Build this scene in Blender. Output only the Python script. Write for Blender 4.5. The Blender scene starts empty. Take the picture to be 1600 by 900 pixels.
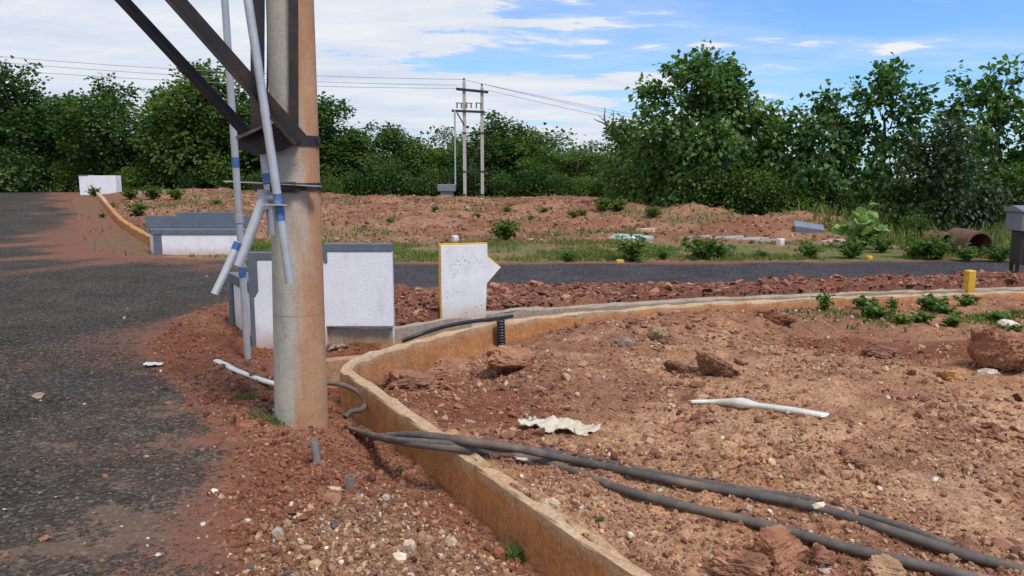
import bpy, math, random
import numpy as np
from mathutils import Vector, Matrix, Quaternion

S = bpy.context.scene
COL = S.collection
R = math.radians
rnd = random.Random(7)

# ------------------------------------------------------------------ camera
F = 1208.0
PITCH = R(8.2)
CAMZ = 1.6
cp, sp = math.cos(PITCH), math.sin(PITCH)
cd = bpy.data.cameras.new('camera'); cam = bpy.data.objects.new('camera', cd); COL.objects.link(cam)
cd.sensor_width = 36; cd.lens = 36 * F / 1600; cd.clip_start = .05; cd.clip_end = 3000
cam.location = (0, 0, CAMZ); cam.rotation_euler = (R(90) - PITCH, 0, 0)
S.camera = cam

def ray(px, py):
    u = (px - 800) / F; v = (450 - py) / F
    return np.array([u, cp + v * sp, -sp + v * cp])
def pt(px, py, t):
    return Vector(ray(px, py) * t + np.array([0, 0, CAMZ]))
def ptY(px, py, Y):
    r = ray(px, py); return pt(px, py, Y / r[1])
def ptz(px, py, z):
    r = ray(px, py); return pt(px, py, (z - CAMZ) / r[2])

# ------------------------------------------------------------------ noise (numpy)
_tabs = {}
def vnoise(x, y, seed=0):
    if seed not in _tabs: _tabs[seed] = np.random.default_rng(seed + 100).random((256, 256)) * 2 - 1
    T = _tabs[seed]
    ix = np.floor(x).astype(np.int64); iy = np.floor(y).astype(np.int64)
    fx = x - ix; fy = y - iy
    fx = fx * fx * fx * (fx * (fx * 6 - 15) + 10); fy = fy * fy * fy * (fy * (fy * 6 - 15) + 10)
    a = T[ix & 255, iy & 255]; b = T[(ix + 1) & 255, iy & 255]; c = T[ix & 255, (iy + 1) & 255]; d = T[(ix + 1) & 255, (iy + 1) & 255]
    return (a * (1 - fx) + b * fx) * (1 - fy) + (c * (1 - fx) + d * fx) * fy
def fbm(x, y, w, oct=4, seed=0, gain=.5):
    z = 0; a = 1; f = 1 / w
    for i in range(oct):
        ca, sa = math.cos(i * 1.3 + .4), math.sin(i * 1.3 + .4)
        z = z + a * vnoise((x * ca - y * sa) * f, (x * sa + y * ca) * f, seed + i); a *= gain; f *= 2.03
    return z
def SS(a, b, x):
    t = np.clip((x - a) / (b - a), 0, 1); return t * t * (3 - 2 * t)
def segdist(x, y, P):
    d = np.full(np.shape(x), 1e9)
    for (ax, ay), (bx, by) in zip(P[:-1], P[1:]):
        dx, dy = bx - ax, by - ay
        t = np.clip(((x - ax) * dx + (y - ay) * dy) / max(1e-9, dx * dx + dy * dy), 0, 1)
        d = np.minimum(d, np.hypot(x - ax - t * dx, y - ay - t * dy))
    return d
def inpoly(x, y, P):
    r = np.zeros(np.shape(x), bool); n = len(P)
    for i in range(n):
        ax, ay = P[i]; bx, by = P[(i + 1) % n]
        if ay == by: continue
        r ^= ((ay > y) != (by > y)) & (x < (bx - ax) * (y - ay) / (by - ay) + ax)
    return r

# ------------------------------------------------------------------ plan of the place (metres)
NEAR = [(2.35, -.55), (.50, 2.75), (-1.31, 5.93)]
RIGHT = [(-1.31, 5.93), (-1.30, 6.25), (-1.12, 6.6), (-.885, 7.0), (-.62, 7.36), (-.2, 7.86), (.49, 8.35), (1.355, 8.72), (2.31, 9.12), (4.0, 9.57), (6.77, 10.1), (14, 11.2)]
INNER = NEAR + RIGHT[1:]
OUTER = [(-2.1, 7.53), (-1.2, 7.55), (-.72, 7.98), (-.28, 8.40), (.11, 8.68), (1.53, 9.2), (2.4, 9.5), (5.08, 10.12), (8, 10.66), (14, 11.65)]
PLOT = INNER + [(14, -.55)]
LEFTDRAIN = [(-7.75, 17.0), (-8.6, 18.4), (-12.4, 24.6), (-20.0, 37.6)]
ROAD_MAIN = [(1.2, -1.6), (-.35, 1.55), (-1.06, 2.93), (-1.36, 3.8), (-1.55, 4.5), (-2.15, 5.25), (-2.95, 6.4), (-3.5, 7.5), (-3.72, 8.6), (-3.62, 9.5), (-3.3, 10.2), (-3.0, 10.6),
             (-3.2, 14.5), (-5.1, 14.85), (-6.4, 15.1), (-7.9, 15.65), (-9.2, 16.8), (-11.3, 20.2), (-15.1, 27), (-20.7, 36.7), (-26.5, 47), (-34, 44.5), (-24, 28), (-15, 14), (-9.5, 5), (-7, 0), (-6, -1.6)]
ROAD_SIDE = [(-3.0, 10.6), (-1.6, 10.62), (1.88, 10.95), (5.1, 11.55), (8.7, 12.45), (15, 14.0), (24, 16.4), (24, 19.6), (15, 16.2), (9.6, 14.95), (4, 14.5), (-2.1, 14.3), (-3.2, 14.5)]
LEDGE = [(-2.95, 6.4), (-3.5, 7.5), (-3.72, 8.6), (-3.62, 9.5), (-3.3, 10.2), (-3.0, 10.6)]
E_MAIN = ROAD_MAIN[:12]; E_FAR = ROAD_MAIN[12:21]; E_SN = ROAD_SIDE[:7]; E_SF = ROAD_SIDE[7:]
EDGES = [E_MAIN + E_SN, [(24, 19.6)] + E_SF[1:] + E_FAR, ROAD_MAIN[21:]]

HEAPS = [  # x, y, amp, sx, sy, angle   (earth heaps and hollows)
    (-.55, 6.35, -.20, .55, .75, 0), (-.1, 7.3, -.13, .5, .5, 0), (1.3, 7.65, .15, .8, .55, .3), (2.6, 8.1, .12, .9, .5, .3),
    (4.5, 8.6, .06, 1.2, .6, .2), (5.6, 7.0, .16, 1.3, .9, 0), (6.5, 8.7, .10, 1.0, .7, 0), (1.0, 5.2, -.06, .9, .7, 0), (2.4, 5.6, .05, .6, .4, .5), (-.35, 5.45, .06, .35, .3, 0),
    (-.62, 3.35, .07, .35, .4, .5), (-1.75, 6.5, -.05, .4, .4, 0), (-2.2, 7.15, -.13, .5, .35, 0),
    (5.15, 10.75, .13, .38, .22, .2), (4.35, 10.62, .11, .34, .2, .2), (7.2, 11.4, .08, .6, .25, .2), (1.6, 10.1, .04, .8, .3, .2), (-.9, 9.2, .05, .6, .5, 0),
    (8.6, 22.6, .42, 1.9, 1.0, .1), (6.2, 24.5, .35, 1.8, 1.0, 0), (3.8, 27, .4, 2.2, 1.2, .2), (9.6, 16.0, .16, .45, .2, 0), (11.2, 16.5, .17, .5, .2, 0), (2.2, 14.75, .05, .35, .14, 0), (3.2, 14.8, .06, .4, .14, 0)]

def g(x, y, fine=False):
    """ground height"""
    x = np.asarray(x, float); y = np.asarray(y, float)
    rr = np.hypot(x, y)
    left = SS(-4, -20, x)
    z = SS(19, 41, y) * (.26 + .42 * left) - SS(45, 80, y) * (.9 + .6 * left) + .25 * SS(16, 26, y) * SS(8, 14, x)
    berm = SS(19.5, 23, y + 1.2 * fbm(x, y, 4, 2, 31)) * SS(46, 42, y) * SS(13, 7, x)
    offroad = SS(.5, 3.5, np.minimum(segdist(x, y, E_FAR), segdist(x, y, LEFTDRAIN) + .3)) * ~inpoly(x, y, ROAD_MAIN)
    berm = berm * offroad
    b = fbm(x, y * 1.6, 3.2, 4, 11)
    z = z + berm * (.12 + .15 * b + .10 * np.abs(fbm(x, y, 1.3, 3, 14)))
    inside = inpoly(x, y, PLOT)
    dN = segdist(x, y, NEAR); dR = segdist(x, y, RIGHT); dI = np.minimum(dN, dR); dO = segdist(x, y, OUTER)
    # plot
    zp = .03 + .045 * fbm(x, y, 1.5, 3, 3)
    zp = zp - .10 * SS(.55, .1, dR) + .03 * SS(.35, .08, dN) * (y < 5) - .04 * SS(5.0, 5.9, y) * SS(.5, .1, dN)
    # near verge, falling from the road edge to the foot of the wall
    zb = -.19 + .17 * SS(.10, .85, dN) + .02 * fbm(x, y, .7, 2, 5)
    chan = (~inside) & (dR < .62) & (y > 6.0) & (dO > 0)
    zone_b = (~inside) & (y < 11.5) & ~inpoly(x, y, ROAD_MAIN)
    dE = np.minimum.reduce([segdist(x, y, e) for e in EDGES])
    far_side = (~inside) & (y > 7.55) & (x > -1.5) & (dR > .5) & ~inpoly(x, y, ROAD_SIDE) & (y < 15)
    near_b = (~inside) & ((dN < 3) | (x < -1.2)) & (y < 9.8) & (x < 1)
    z = np.where(near_b, zb * SS(.0, .4, dE + .15), z)
    z = np.where(inside, zp, z)
    vd = (~inside) & (y < 13.6) & (x > -1.6) & (y > 7.6)
    z = np.where(vd, .06 + .05 * SS(0, .5, dE) - .05 * SS(.3, 0, dE) + .02 * fbm(x, y, .8, 2, 6), z)
    z = np.where(chan, -.32 + .04 * fbm(x, y, .5, 2, 8), z)
    z = np.where(chan & (dO < .5) & (dR > .36) & (y > 7.75), -.32, z)
    behind = (~inside) & (dR >= dO) & (dO < .5) & (y > 7.9)
    h = 0
    for hx, hy, a, sx, sy, an in HEAPS:
        ca, sa = math.cos(an), math.sin(an)
        u = ((x - hx) * ca + (y - hy) * sa) / sx; v = ((y - hy) * ca - (x - hx) * sa) / sy
        h = h + a * np.exp(-(u * u + v * v))
    road = inpoly(x, y, ROAD_MAIN) | inpoly(x, y, ROAD_SIDE)
    k = SS(0, .35, dE)
    z = np.where(road, np.where(y < 18, 0 + .0 * z, z) , z + h * k * (~chan))
    z = np.where(road & (y >= 18), SS(19, 41, y) * (.26 + .42 * left) - SS(45, 80, y) * (.9 + .6 * left), z)
    if fine:
        amp = np.where(road, 0.0, 1.0)
        lod = lambda w: SS(w * 170, w * 60, rr)
        rough = .55 + .55 * SS(-.3, .5, fbm(x, y, .9, 2, 40))
        crum = np.abs(vnoise(x / .11, y / .11, 21)) * .034 * lod(.11) + np.abs(vnoise(x / .052 + 7, y / .052, 22)) * .020 * lod(.05) + vnoise(x / .026, y / .026, 23) * .007 * lod(.026)
        crum = crum + np.maximum(0, vnoise(x / .3, y / .3, 25) - .25) * .07 * lod(.3)
        vamp = np.where(vd, 1.5, np.where(near_b, .9, np.where(inside, 1.0, .8)))
        grass = SS(14.4, 15.5, y) * SS(21, 19, y)
        z = z + amp * crum * rough * vamp * (1 - .5 * grass)
        z = z + berm * (np.abs(vnoise(x / .55, y / .55, 26)) * .06 + vnoise(x / .25, y / .25, 27) * .025)
        # loose earth spilling over the edge of the asphalt, road kept clear further in
        e = np.where(road, SS(.22, .0, dE), 0)
        z = z + np.where(road, e * (np.maximum(0, fbm(x, y, .13, 4, 28, .65) + .1) * .026 * np.minimum(1, lod(.1) + .3)) - .006 * SS(.05, .3, dE), 0)
    return z
def gs(x, y): return float(g(np.array([x]), np.array([y]))[0])

_T = np.exp(np.linspace(math.log(1.6), math.log(95), 2600))
def hit(px, py, dz=0.0):
    """the place on the ground that a direction meets"""
    r = ray(px, py); P = r[None, :] * _T[:, None]
    zz = g(P[:, 0], P[:, 1]); below = (P[:, 2] + CAMZ) < zz + dz
    i = int(np.argmax(below)) if below.any() else len(_T) - 1
    return Vector((P[i, 0], P[i, 1], P[i, 2] + CAMZ))

# ------------------------------------------------------------------ materials
def nm(name):
    m = bpy.data.materials.new(name); m.use_nodes = True
    nt = m.node_tree; b = nt.nodes['Principled BSDF']
    return m, nt, b
def nd(nt, typ, **kw):
    n = nt.nodes.new(typ)
    for k, v in kw.items():
        if k.startswith('i_'):
            key = k[2:]; key = int(key) if key.isdigit() else key.replace('_', ' ')
            n.inputs[key].default_value = v
        else: setattr(n, k, v)
    return n
def ramp(nt, fac, stops):
    n = nt.nodes.new('ShaderNodeValToRGB'); e = n.color_ramp.elements
    while len(e) < len(stops): e.new(.5)
    for q, (p, c) in zip(e, stops):
        q.position = p; q.color = (c if isinstance(c, tuple) else (c, c, c)) + (1,)
    nt.links.new(fac, n.inputs[0]); return n.outputs[0]
def mix(nt, fac, a, b, mode='MIX'):
    n = nt.nodes.new('ShaderNodeMix'); n.data_type = 'RGBA'; n.blend_type = mode
    for s, v in ((0, fac), (6, a), (7, b)):
        if hasattr(v, 'is_linked'): nt.links.new(v, n.inputs[s])
        elif isinstance(v, tuple): n.inputs[s].default_value = v + (1,) if len(v) == 3 else v
        else: n.inputs[s].default_value = v if s == 0 else (v, v, v, 1)
    return n.outputs[2]
def noise(nt, vec, scale, detail=4, rough=.55, dist=0):
    n = nt.nodes.new('ShaderNodeTexNoise'); n.inputs['Scale'].default_value = scale; n.inputs['Detail'].default_value = detail
    n.inputs['Roughness'].default_value = rough; n.inputs['Distortion'].default_value = dist
    if vec is not None: nt.links.new(vec, n.inputs['Vector'])
    return n.outputs['Fac']
def coords(nt, kind='Object', scale=None):
    c = nt.nodes.new('ShaderNodeTexCoord'); o = c.outputs[kind]
    if scale:
        mp = nt.nodes.new('ShaderNodeMapping'); mp.inputs['Scale'].default_value = scale; nt.links.new(o, mp.inputs[0]); o = mp.outputs[0]
    return o
def bump(nt, b, h, strength=.4, dist=.01):
    n = nt.nodes.new('ShaderNodeBump'); n.inputs['Strength'].default_value = strength; n.inputs['Distance'].default_value = dist
    nt.links.new(h, n.inputs['Height']); nt.links.new(n.outputs[0], b.inputs['Normal'])
def simple(name, col, rough=.7, var=.25, scale=8, bumpd=.004, bstr=.3, metal=0, dirt=None, dirt_amt=.5, stretch=None):
    """paint / metal / stone with uneven tone, optional dirt"""
    m, nt, b = nm(name); c = coords(nt, 'Object', stretch)
    n1 = noise(nt, c, scale, 6, .65); n2 = noise(nt, c, scale * 6, 3)
    lo = tuple(v * (1 - var) for v in col); hi = tuple(min(1, v * (1 + var)) for v in col)
    o = ramp(nt, n1, [(.3, lo), (.7, hi)])
    if dirt:
        f = ramp(nt, noise(nt, c, scale * .6, 8, .7), [(.48, 0.0), (.72, dirt_amt)])
        o = mix(nt, f, o, dirt)
    nt.links.new(o, b.inputs['Base Color']); b.inputs['Roughness'].default_value = rough; b.inputs['Metallic'].default_value = metal
    if bumpd: bump(nt, b, n2, bstr, bumpd)
    return m

def m_ground():
    m, nt, b = nm('earth'); L = nt.links
    a = nd(nt, 'ShaderNodeAttribute', attribute_name='col'); geo = nd(nt, 'ShaderNodeNewGeometry'); p = geo.outputs['Position']
    n1 = noise(nt, p, 9, 7, .7); n2 = noise(nt, p, 55, 4, .7)
    o = mix(nt, 1.0, a.outputs['Color'], ramp(nt, n1, [(.25, .50), (.75, 1.42)]), 'MULTIPLY')
    o = mix(nt, 1.0, o, ramp(nt, n2, [(.28, .42), (.5, .95), (.75, 1.65)]), 'MULTIPLY')
    v = nd(nt, 'ShaderNodeTexVoronoi', i_Scale=46.0); L.new(p, v.inputs['Vector'])
    chip = ramp(nt, v.outputs['Distance'], [(.16, .8), (.34, 0.0)])
    sel = nd(nt, 'ShaderNodeSeparateColor'); L.new(v.outputs['Color'], sel.inputs[0])
    on = nd(nt, 'ShaderNodeMath', operation='GREATER_THAN'); L.new(sel.outputs[0], on.inputs[0]); on.inputs[1].default_value = .66
    ml = nd(nt, 'ShaderNodeMath', operation='MULTIPLY'); L.new(chip, ml.inputs[0]); L.new(on.outputs[0], ml.inputs[1])
    ml2 = nd(nt, 'ShaderNodeMath', operation='MULTIPLY'); L.new(ml.outputs[0], ml2.inputs[0]); L.new(a.outputs['Alpha'], ml2.inputs[1])
    cc = ramp(nt, sel.outputs[1], [(.0, (.10, .042, .028)), (.45, (.24, .12, .07)), (.8, (.38, .22, .13)), (.97, (.52, .42, .32))])
    o = mix(nt, ml2.outputs[0], o, cc)
    L.new(o, b.inputs['Base Color']); b.inputs['Roughness'].default_value = .95; b.inputs['Specular IOR Level'].default_value = .15
    h = nd(nt, 'ShaderNodeMath', operation='ADD'); L.new(n2, h.inputs[0]); L.new(ml.outputs[0], h.inputs[1])
    bump(nt, b, h.outputs[0], .9, .016)
    return m
def m_road(name, base, dustcol):
    m, nt, b = nm(name); L = nt.links
    a = nd(nt, 'ShaderNodeAttribute', attribute_name='dust'); geo = nd(nt, 'ShaderNodeNewGeometry'); p = geo.outputs['Position']
    ag = nd(nt, 'ShaderNodeTexVoronoi', i_Scale=62.0); L.new(p, ag.inputs['Vector'])
    sel = nd(nt, 'ShaderNodeSeparateColor'); L.new(ag.outputs['Color'], sel.inputs[0])
    n1 = noise(nt, p, 1.1, 8, .68); n2 = noise(nt, p, 30, 4, .7); n3 = noise(nt, p, 5, 6, .7)
    o = mix(nt, 1.0, base, ramp(nt, sel.outputs[0], [(0, .35), (.7, 1.1), (.92, 1.9), (1, 3.6)]), 'MULTIPLY')
    o = mix(nt, 1.0, o, ramp(nt, n1, [(.3, .7), (.7, 1.4)]), 'MULTIPLY')
    # thin dust film everywhere, thicker where the attribute says so
    ad = nd(nt, 'ShaderNodeMath', operation='MULTIPLY_ADD'); L.new(n3, ad.inputs[0]); ad.inputs[1].default_value = .9; L.new(a.outputs['Fac'], ad.inputs[2])
    ad2 = nd(nt, 'ShaderNodeMath', operation='MULTIPLY_ADD'); L.new(n2, ad2.inputs[0]); ad2.inputs[1].default_value = .55; L.new(ad.outputs[0], ad2.inputs[2])
    f = ramp(nt, ad2.outputs[0], [(.70, 0.0), (1.05, .14), (1.6, .55)])
    o = mix(nt, f, o, mix(nt, n2, dustcol, tuple(c * 1.3 for c in dustcol)))
    ar = nd(nt, 'ShaderNodeAttribute', attribute_name='redd'); n5 = noise(nt, p, 11, 6, .75)
    r4 = ramp(nt, noise(nt, p, 80, 2, .9), [(.36, 0.0), (.64, 1.0)]); r6 = ramp(nt, noise(nt, p, 26, 4, .8), [(.36, 0.0), (.64, 1.0)]); r5 = ramp(nt, n5, [(.36, 0.0), (.64, 1.0)])
    def madd(a_, k_, b_):
        q = nd(nt, 'ShaderNodeMath', operation='MULTIPLY_ADD'); L.new(a_, q.inputs[0]); q.inputs[1].default_value = k_
        if hasattr(b_, 'is_linked'): L.new(b_, q.inputs[2])
        else: q.inputs[2].default_value = b_
        return q.outputs[0]
    q = madd(r4, .40, madd(r6, .34, madd(r5, .26, ar.outputs['Fac'])))
    o = mix(nt, ramp(nt, q, [(.98, 0.0), (1.10, .92)]), o, mix(nt, n5, (.13, .052, .035), (.25, .115, .072)))
    # scattered grit
    gv = nd(nt, 'ShaderNodeTexVoronoi', i_Scale=17.0); L.new(p, gv.inputs['Vector'])
    gs_ = nd(nt, 'ShaderNodeSeparateColor'); L.new(gv.outputs['Color'], gs_.inputs[0])
    on = nd(nt, 'ShaderNodeMath', operation='GREATER_THAN'); L.new(gs_.outputs[0], on.inputs[0]); on.inputs[1].default_value = .8
    ch = ramp(nt, gv.outputs['Distance'], [(.07, 1.0), (.16, 0.0)])
    ml = nd(nt, 'ShaderNodeMath', operation='MULTIPLY'); L.new(on.outputs[0], ml.inputs[0]); L.new(ch, ml.inputs[1])
    o = mix(nt, ml.outputs[0], o, ramp(nt, gs_.outputs[1], [(0, (.16, .07, .045)), (.6, (.25, .16, .1)), (1, (.42, .36, .29))]))
    L.new(o, b.inputs['Base Color']); b.inputs['Roughness'].default_value = .92; b.inputs['Specular IOR Level'].default_value = .12
    bump(nt, b, ag.outputs['Distance'], .6, .006)
    return m
def m_attr(name, rough=.9, bs=30, bd=.006):
    m, nt, b = nm(name); geo = nd(nt, 'ShaderNodeNewGeometry')
    a = nd(nt, 'ShaderNodeAttribute', attribute_name='col')
    n2 = noise(nt, geo.outputs['Position'], bs, 4, .7)
    o = mix(nt, 1.0, a.outputs['Color'], ramp(nt, n2, [(.3, .7), (.7, 1.25)]), 'MULTIPLY')
    nt.links.new(o, b.inputs['Base Color']); b.inputs['Roughness'].default_value = rough; b.inputs['Specular IOR Level'].default_value = .25
    bump(nt, b, n2, .5, bd); return m
def m_leaf(name, dark, mid, light, trans=.35, rough=.45):
    m, nt, b = nm(name); L = nt.links
    a = nd(nt, 'ShaderNodeAttribute', attribute_name='lv'); oi = nd(nt, 'ShaderNodeObjectInfo')
    o = ramp(nt, a.outputs['Fac'], [(.08, dark), (.5, mid), (.95, light)])
    o = mix(nt, 1.0, o, ramp(nt, oi.outputs['Random'], [(0, (.72, .8, .75)), (.5, (1.0, 1.0, .9)), (1, (1.25, 1.15, .95))]), 'MULTIPLY')
    L.new(o, b.inputs['Base Color']); b.inputs['Roughness'].default_value = rough; b.inputs['Specular IOR Level'].default_value = .35
    t = nd(nt, 'ShaderNodeBsdfTranslucent'); tc = mix(nt, 1.0, o, (1.25, 1.5, .6), 'MULTIPLY'); L.new(tc, t.inputs[0])
    ms = nd(nt, 'ShaderNodeMixShader'); ms.inputs[0].default_value = trans
    L.new(b.outputs[0], ms.inputs[1]); L.new(t.outputs[0], ms.inputs[2]); L.new(ms.outputs[0], nt.nodes['Material Output'].inputs[0])
    return m
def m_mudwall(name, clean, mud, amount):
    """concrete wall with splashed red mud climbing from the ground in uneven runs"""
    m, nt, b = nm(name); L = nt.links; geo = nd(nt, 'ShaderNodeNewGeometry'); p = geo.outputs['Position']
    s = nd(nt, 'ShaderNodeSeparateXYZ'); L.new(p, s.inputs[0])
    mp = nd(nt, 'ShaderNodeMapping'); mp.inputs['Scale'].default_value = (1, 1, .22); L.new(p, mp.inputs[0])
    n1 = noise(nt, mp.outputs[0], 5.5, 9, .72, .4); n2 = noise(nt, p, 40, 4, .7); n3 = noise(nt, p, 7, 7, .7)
    a = nd(nt, 'ShaderNodeMath', operation='MULTIPLY_ADD'); L.new(s.outputs[2], a.inputs[0]); a.inputs[1].default_value = -6.0; a.inputs[2].default_value = amount  # mud thins upward; the fade also paints in the lit cream of the top
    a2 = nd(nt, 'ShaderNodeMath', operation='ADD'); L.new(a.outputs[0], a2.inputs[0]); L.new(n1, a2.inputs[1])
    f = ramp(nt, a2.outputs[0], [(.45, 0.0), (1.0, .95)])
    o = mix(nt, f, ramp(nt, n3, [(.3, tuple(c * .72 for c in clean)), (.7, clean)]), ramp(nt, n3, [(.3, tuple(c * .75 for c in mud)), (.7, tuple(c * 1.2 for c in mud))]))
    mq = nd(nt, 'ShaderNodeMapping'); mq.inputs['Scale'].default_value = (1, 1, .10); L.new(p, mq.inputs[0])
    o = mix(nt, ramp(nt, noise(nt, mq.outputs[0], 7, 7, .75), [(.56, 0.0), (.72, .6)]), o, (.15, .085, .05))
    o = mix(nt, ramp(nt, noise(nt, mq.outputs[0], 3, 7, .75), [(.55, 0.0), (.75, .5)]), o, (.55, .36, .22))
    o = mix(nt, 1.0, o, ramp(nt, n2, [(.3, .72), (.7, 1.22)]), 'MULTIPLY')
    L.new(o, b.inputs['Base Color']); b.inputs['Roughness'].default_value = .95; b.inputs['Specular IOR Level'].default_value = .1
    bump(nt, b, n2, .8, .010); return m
def m_pole():
    m, nt, b = nm('stained_concrete'); L = nt.links; c = coords(nt, 'Object'); s = nd(nt, 'ShaderNodeSeparateXYZ'); L.new(c, s.inputs[0])
    st = coords(nt, 'Object', (5, 5, .55)); n1 = noise(nt, st, 1.6, 8, .65, .3); n2 = noise(nt, c, 60, 4, .7); n3 = noise(nt, c, 3.5, 6, .7)
    base = ramp(nt, n3, [(.3, (.36, .33, .27)), (.7, (.50, .465, .385))])
    # rust-brown silt: on one side of the shaft, and all around low down
    sx = nd(nt, 'ShaderNodeMath', operation='MULTIPLY_ADD'); L.new(s.outputs[0], sx.inputs[0]); sx.inputs[1].default_value = 3.4; L.new(n1, sx.inputs[2])
    lowz = ramp(nt, s.outputs[2], [(0.0, .46), (.62, .22), (1.0, .10)])
    ad = nd(nt, 'ShaderNodeMath', operation='ADD'); L.new(sx.outputs[0], ad.inputs[0]); L.new(lowz, ad.inputs[1])
    f = ramp(nt, ad.outputs[0], [(.64, 0.0), (.88, .45), (1.22, .95)])
    o = mix(nt, f, base, ramp(nt, n3, [(.3, (.36, .17, .075)), (.7, (.50, .28, .15))]))
    dk = ramp(nt, noise(nt, st, 5, 6, .7), [(.57, 0.0), (.72, .38)])
    seam = ramp(nt, s.outputs[2], [(.0, 0.0), (.5, 0.0)]); sm = nt.nodes.new('ShaderNodeMath'); sm.operation = 'COMPARE'; L.new(s.outputs[2], sm.inputs[0]); sm.inputs[1].default_value = 1.06; sm.inputs[2].default_value = .006
    o = mix(nt, sm.outputs[0], o, mix(nt, .35, o, (.20, .13, .08)))
    o = mix(nt, dk, o, (.16, .13, .10))
    o = mix(nt, 1.0, o, ramp(nt, n2, [(.3, .85), (.7, 1.12)]), 'MULTIPLY')
    L.new(o, b.inputs['Base Color']); b.inputs['Roughness'].default_value = .85; b.inputs['Specular IOR Level'].default_value = .25
    pit = ramp(nt, noise(nt, c, 24, 3, .6), [(.66, 0.0), (.71, .55)]); o2 = mix(nt, pit, o, (.13, .10, .075)); L.new(o2, b.inputs['Base Color'])
    bump(nt, b, n2, .5, .005); return m
def m_stucco():
    m, nt, b = nm('white_stucco'); L = nt.links; geo = nd(nt, 'ShaderNodeNewGeometry'); p = geo.outputs['Position']
    s = nd(nt, 'ShaderNodeSeparateXYZ'); L.new(p, s.inputs[0])
    mp = nd(nt, 'ShaderNodeMapping'); mp.inputs['Scale'].default_value = (1, 1, 1.8); L.new(p, mp.inputs[0])
    n1 = noise(nt, mp.outputs[0], 42, 5, .7, .2); n2 = noise(nt, p, 5, 7, .7); n3 = noise(nt, p, 90, 2)
    base = ramp(nt, n2, [(.3, (.70, .69, .72)), (.7, (.79, .78, .80))])
    a = nd(nt, 'ShaderNodeMath', operation='MULTIPLY_ADD'); L.new(s.outputs[2], a.inputs[0]); a.inputs[1].default_value = -2.6; L.new(n2, a.inputs[2])
    o = mix(nt, ramp(nt, a.outputs[0], [(.02, 0.0), (.30, .35), (.75, .8)]), base, (.40, .22, .14))
    mv = nd(nt, 'ShaderNodeMapping'); mv.inputs['Scale'].default_value = (1, 1, .12); L.new(p, mv.inputs[0])
    o = mix(nt, ramp(nt, noise(nt, mv.outputs[0], 9, 6, .7), [(.54, 0.0), (.74, .45)]), o, (.46, .40, .38))
    o = mix(nt, ramp(nt, n1, [(.68, 0.0), (.76, .35)]), o, (.34, .30, .33))
    L.new(o, b.inputs['Base Color']); b.inputs['Roughness'].default_value = .8
    h = nd(nt, 'ShaderNodeMath', operation='ADD'); L.new(n1, h.inputs[0]); L.new(n3, h.inputs[1])
    bump(nt, b, h.outputs[0], .4, .010); return m
def m_board():
    m, nt, b = nm('weathered_white_paint'); L = nt.links; c = coords(nt, 'Object'); s = nd(nt, 'ShaderNodeSeparateXYZ'); L.new(c, s.inputs[0])
    n1 = noise(nt, c, 6, 8, .7); n2 = noise(nt, c, 30, 5, .7)
    o = ramp(nt, n1, [(.3, (.62, .62, .60)), (.7, (.78, .78, .78))])
    sp_ = ramp(nt, n2, [(.545, 0.0), (.61, .75)])
    msk = ramp(nt, noise(nt, c, 4.2, 3), [(.50, 0.0), (.60, 1.0)])
    mm = nd(nt, 'ShaderNodeMath', operation='MULTIPLY'); L.new(sp_, mm.inputs[0]); L.new(msk, mm.inputs[1])
    o = mix(nt, mm.outputs[0], o, (.16, .15, .15))
    a = nd(nt, 'ShaderNodeMath', operation='MULTIPLY_ADD'); L.new(s.outputs[2], a.inputs[0]); a.inputs[1].default_value = -1.8; L.new(n1, a.inputs[2])
    o = mix(nt, ramp(nt, a.outputs[0], [(.15, 0.0), (.55, .7)]), o, (.48, .30, .19))
    L.new(o, b.inputs['Base Color']); b.inputs['Roughness'].default_value = .8; bump(nt, b, n2, .35, .004); return m

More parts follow.
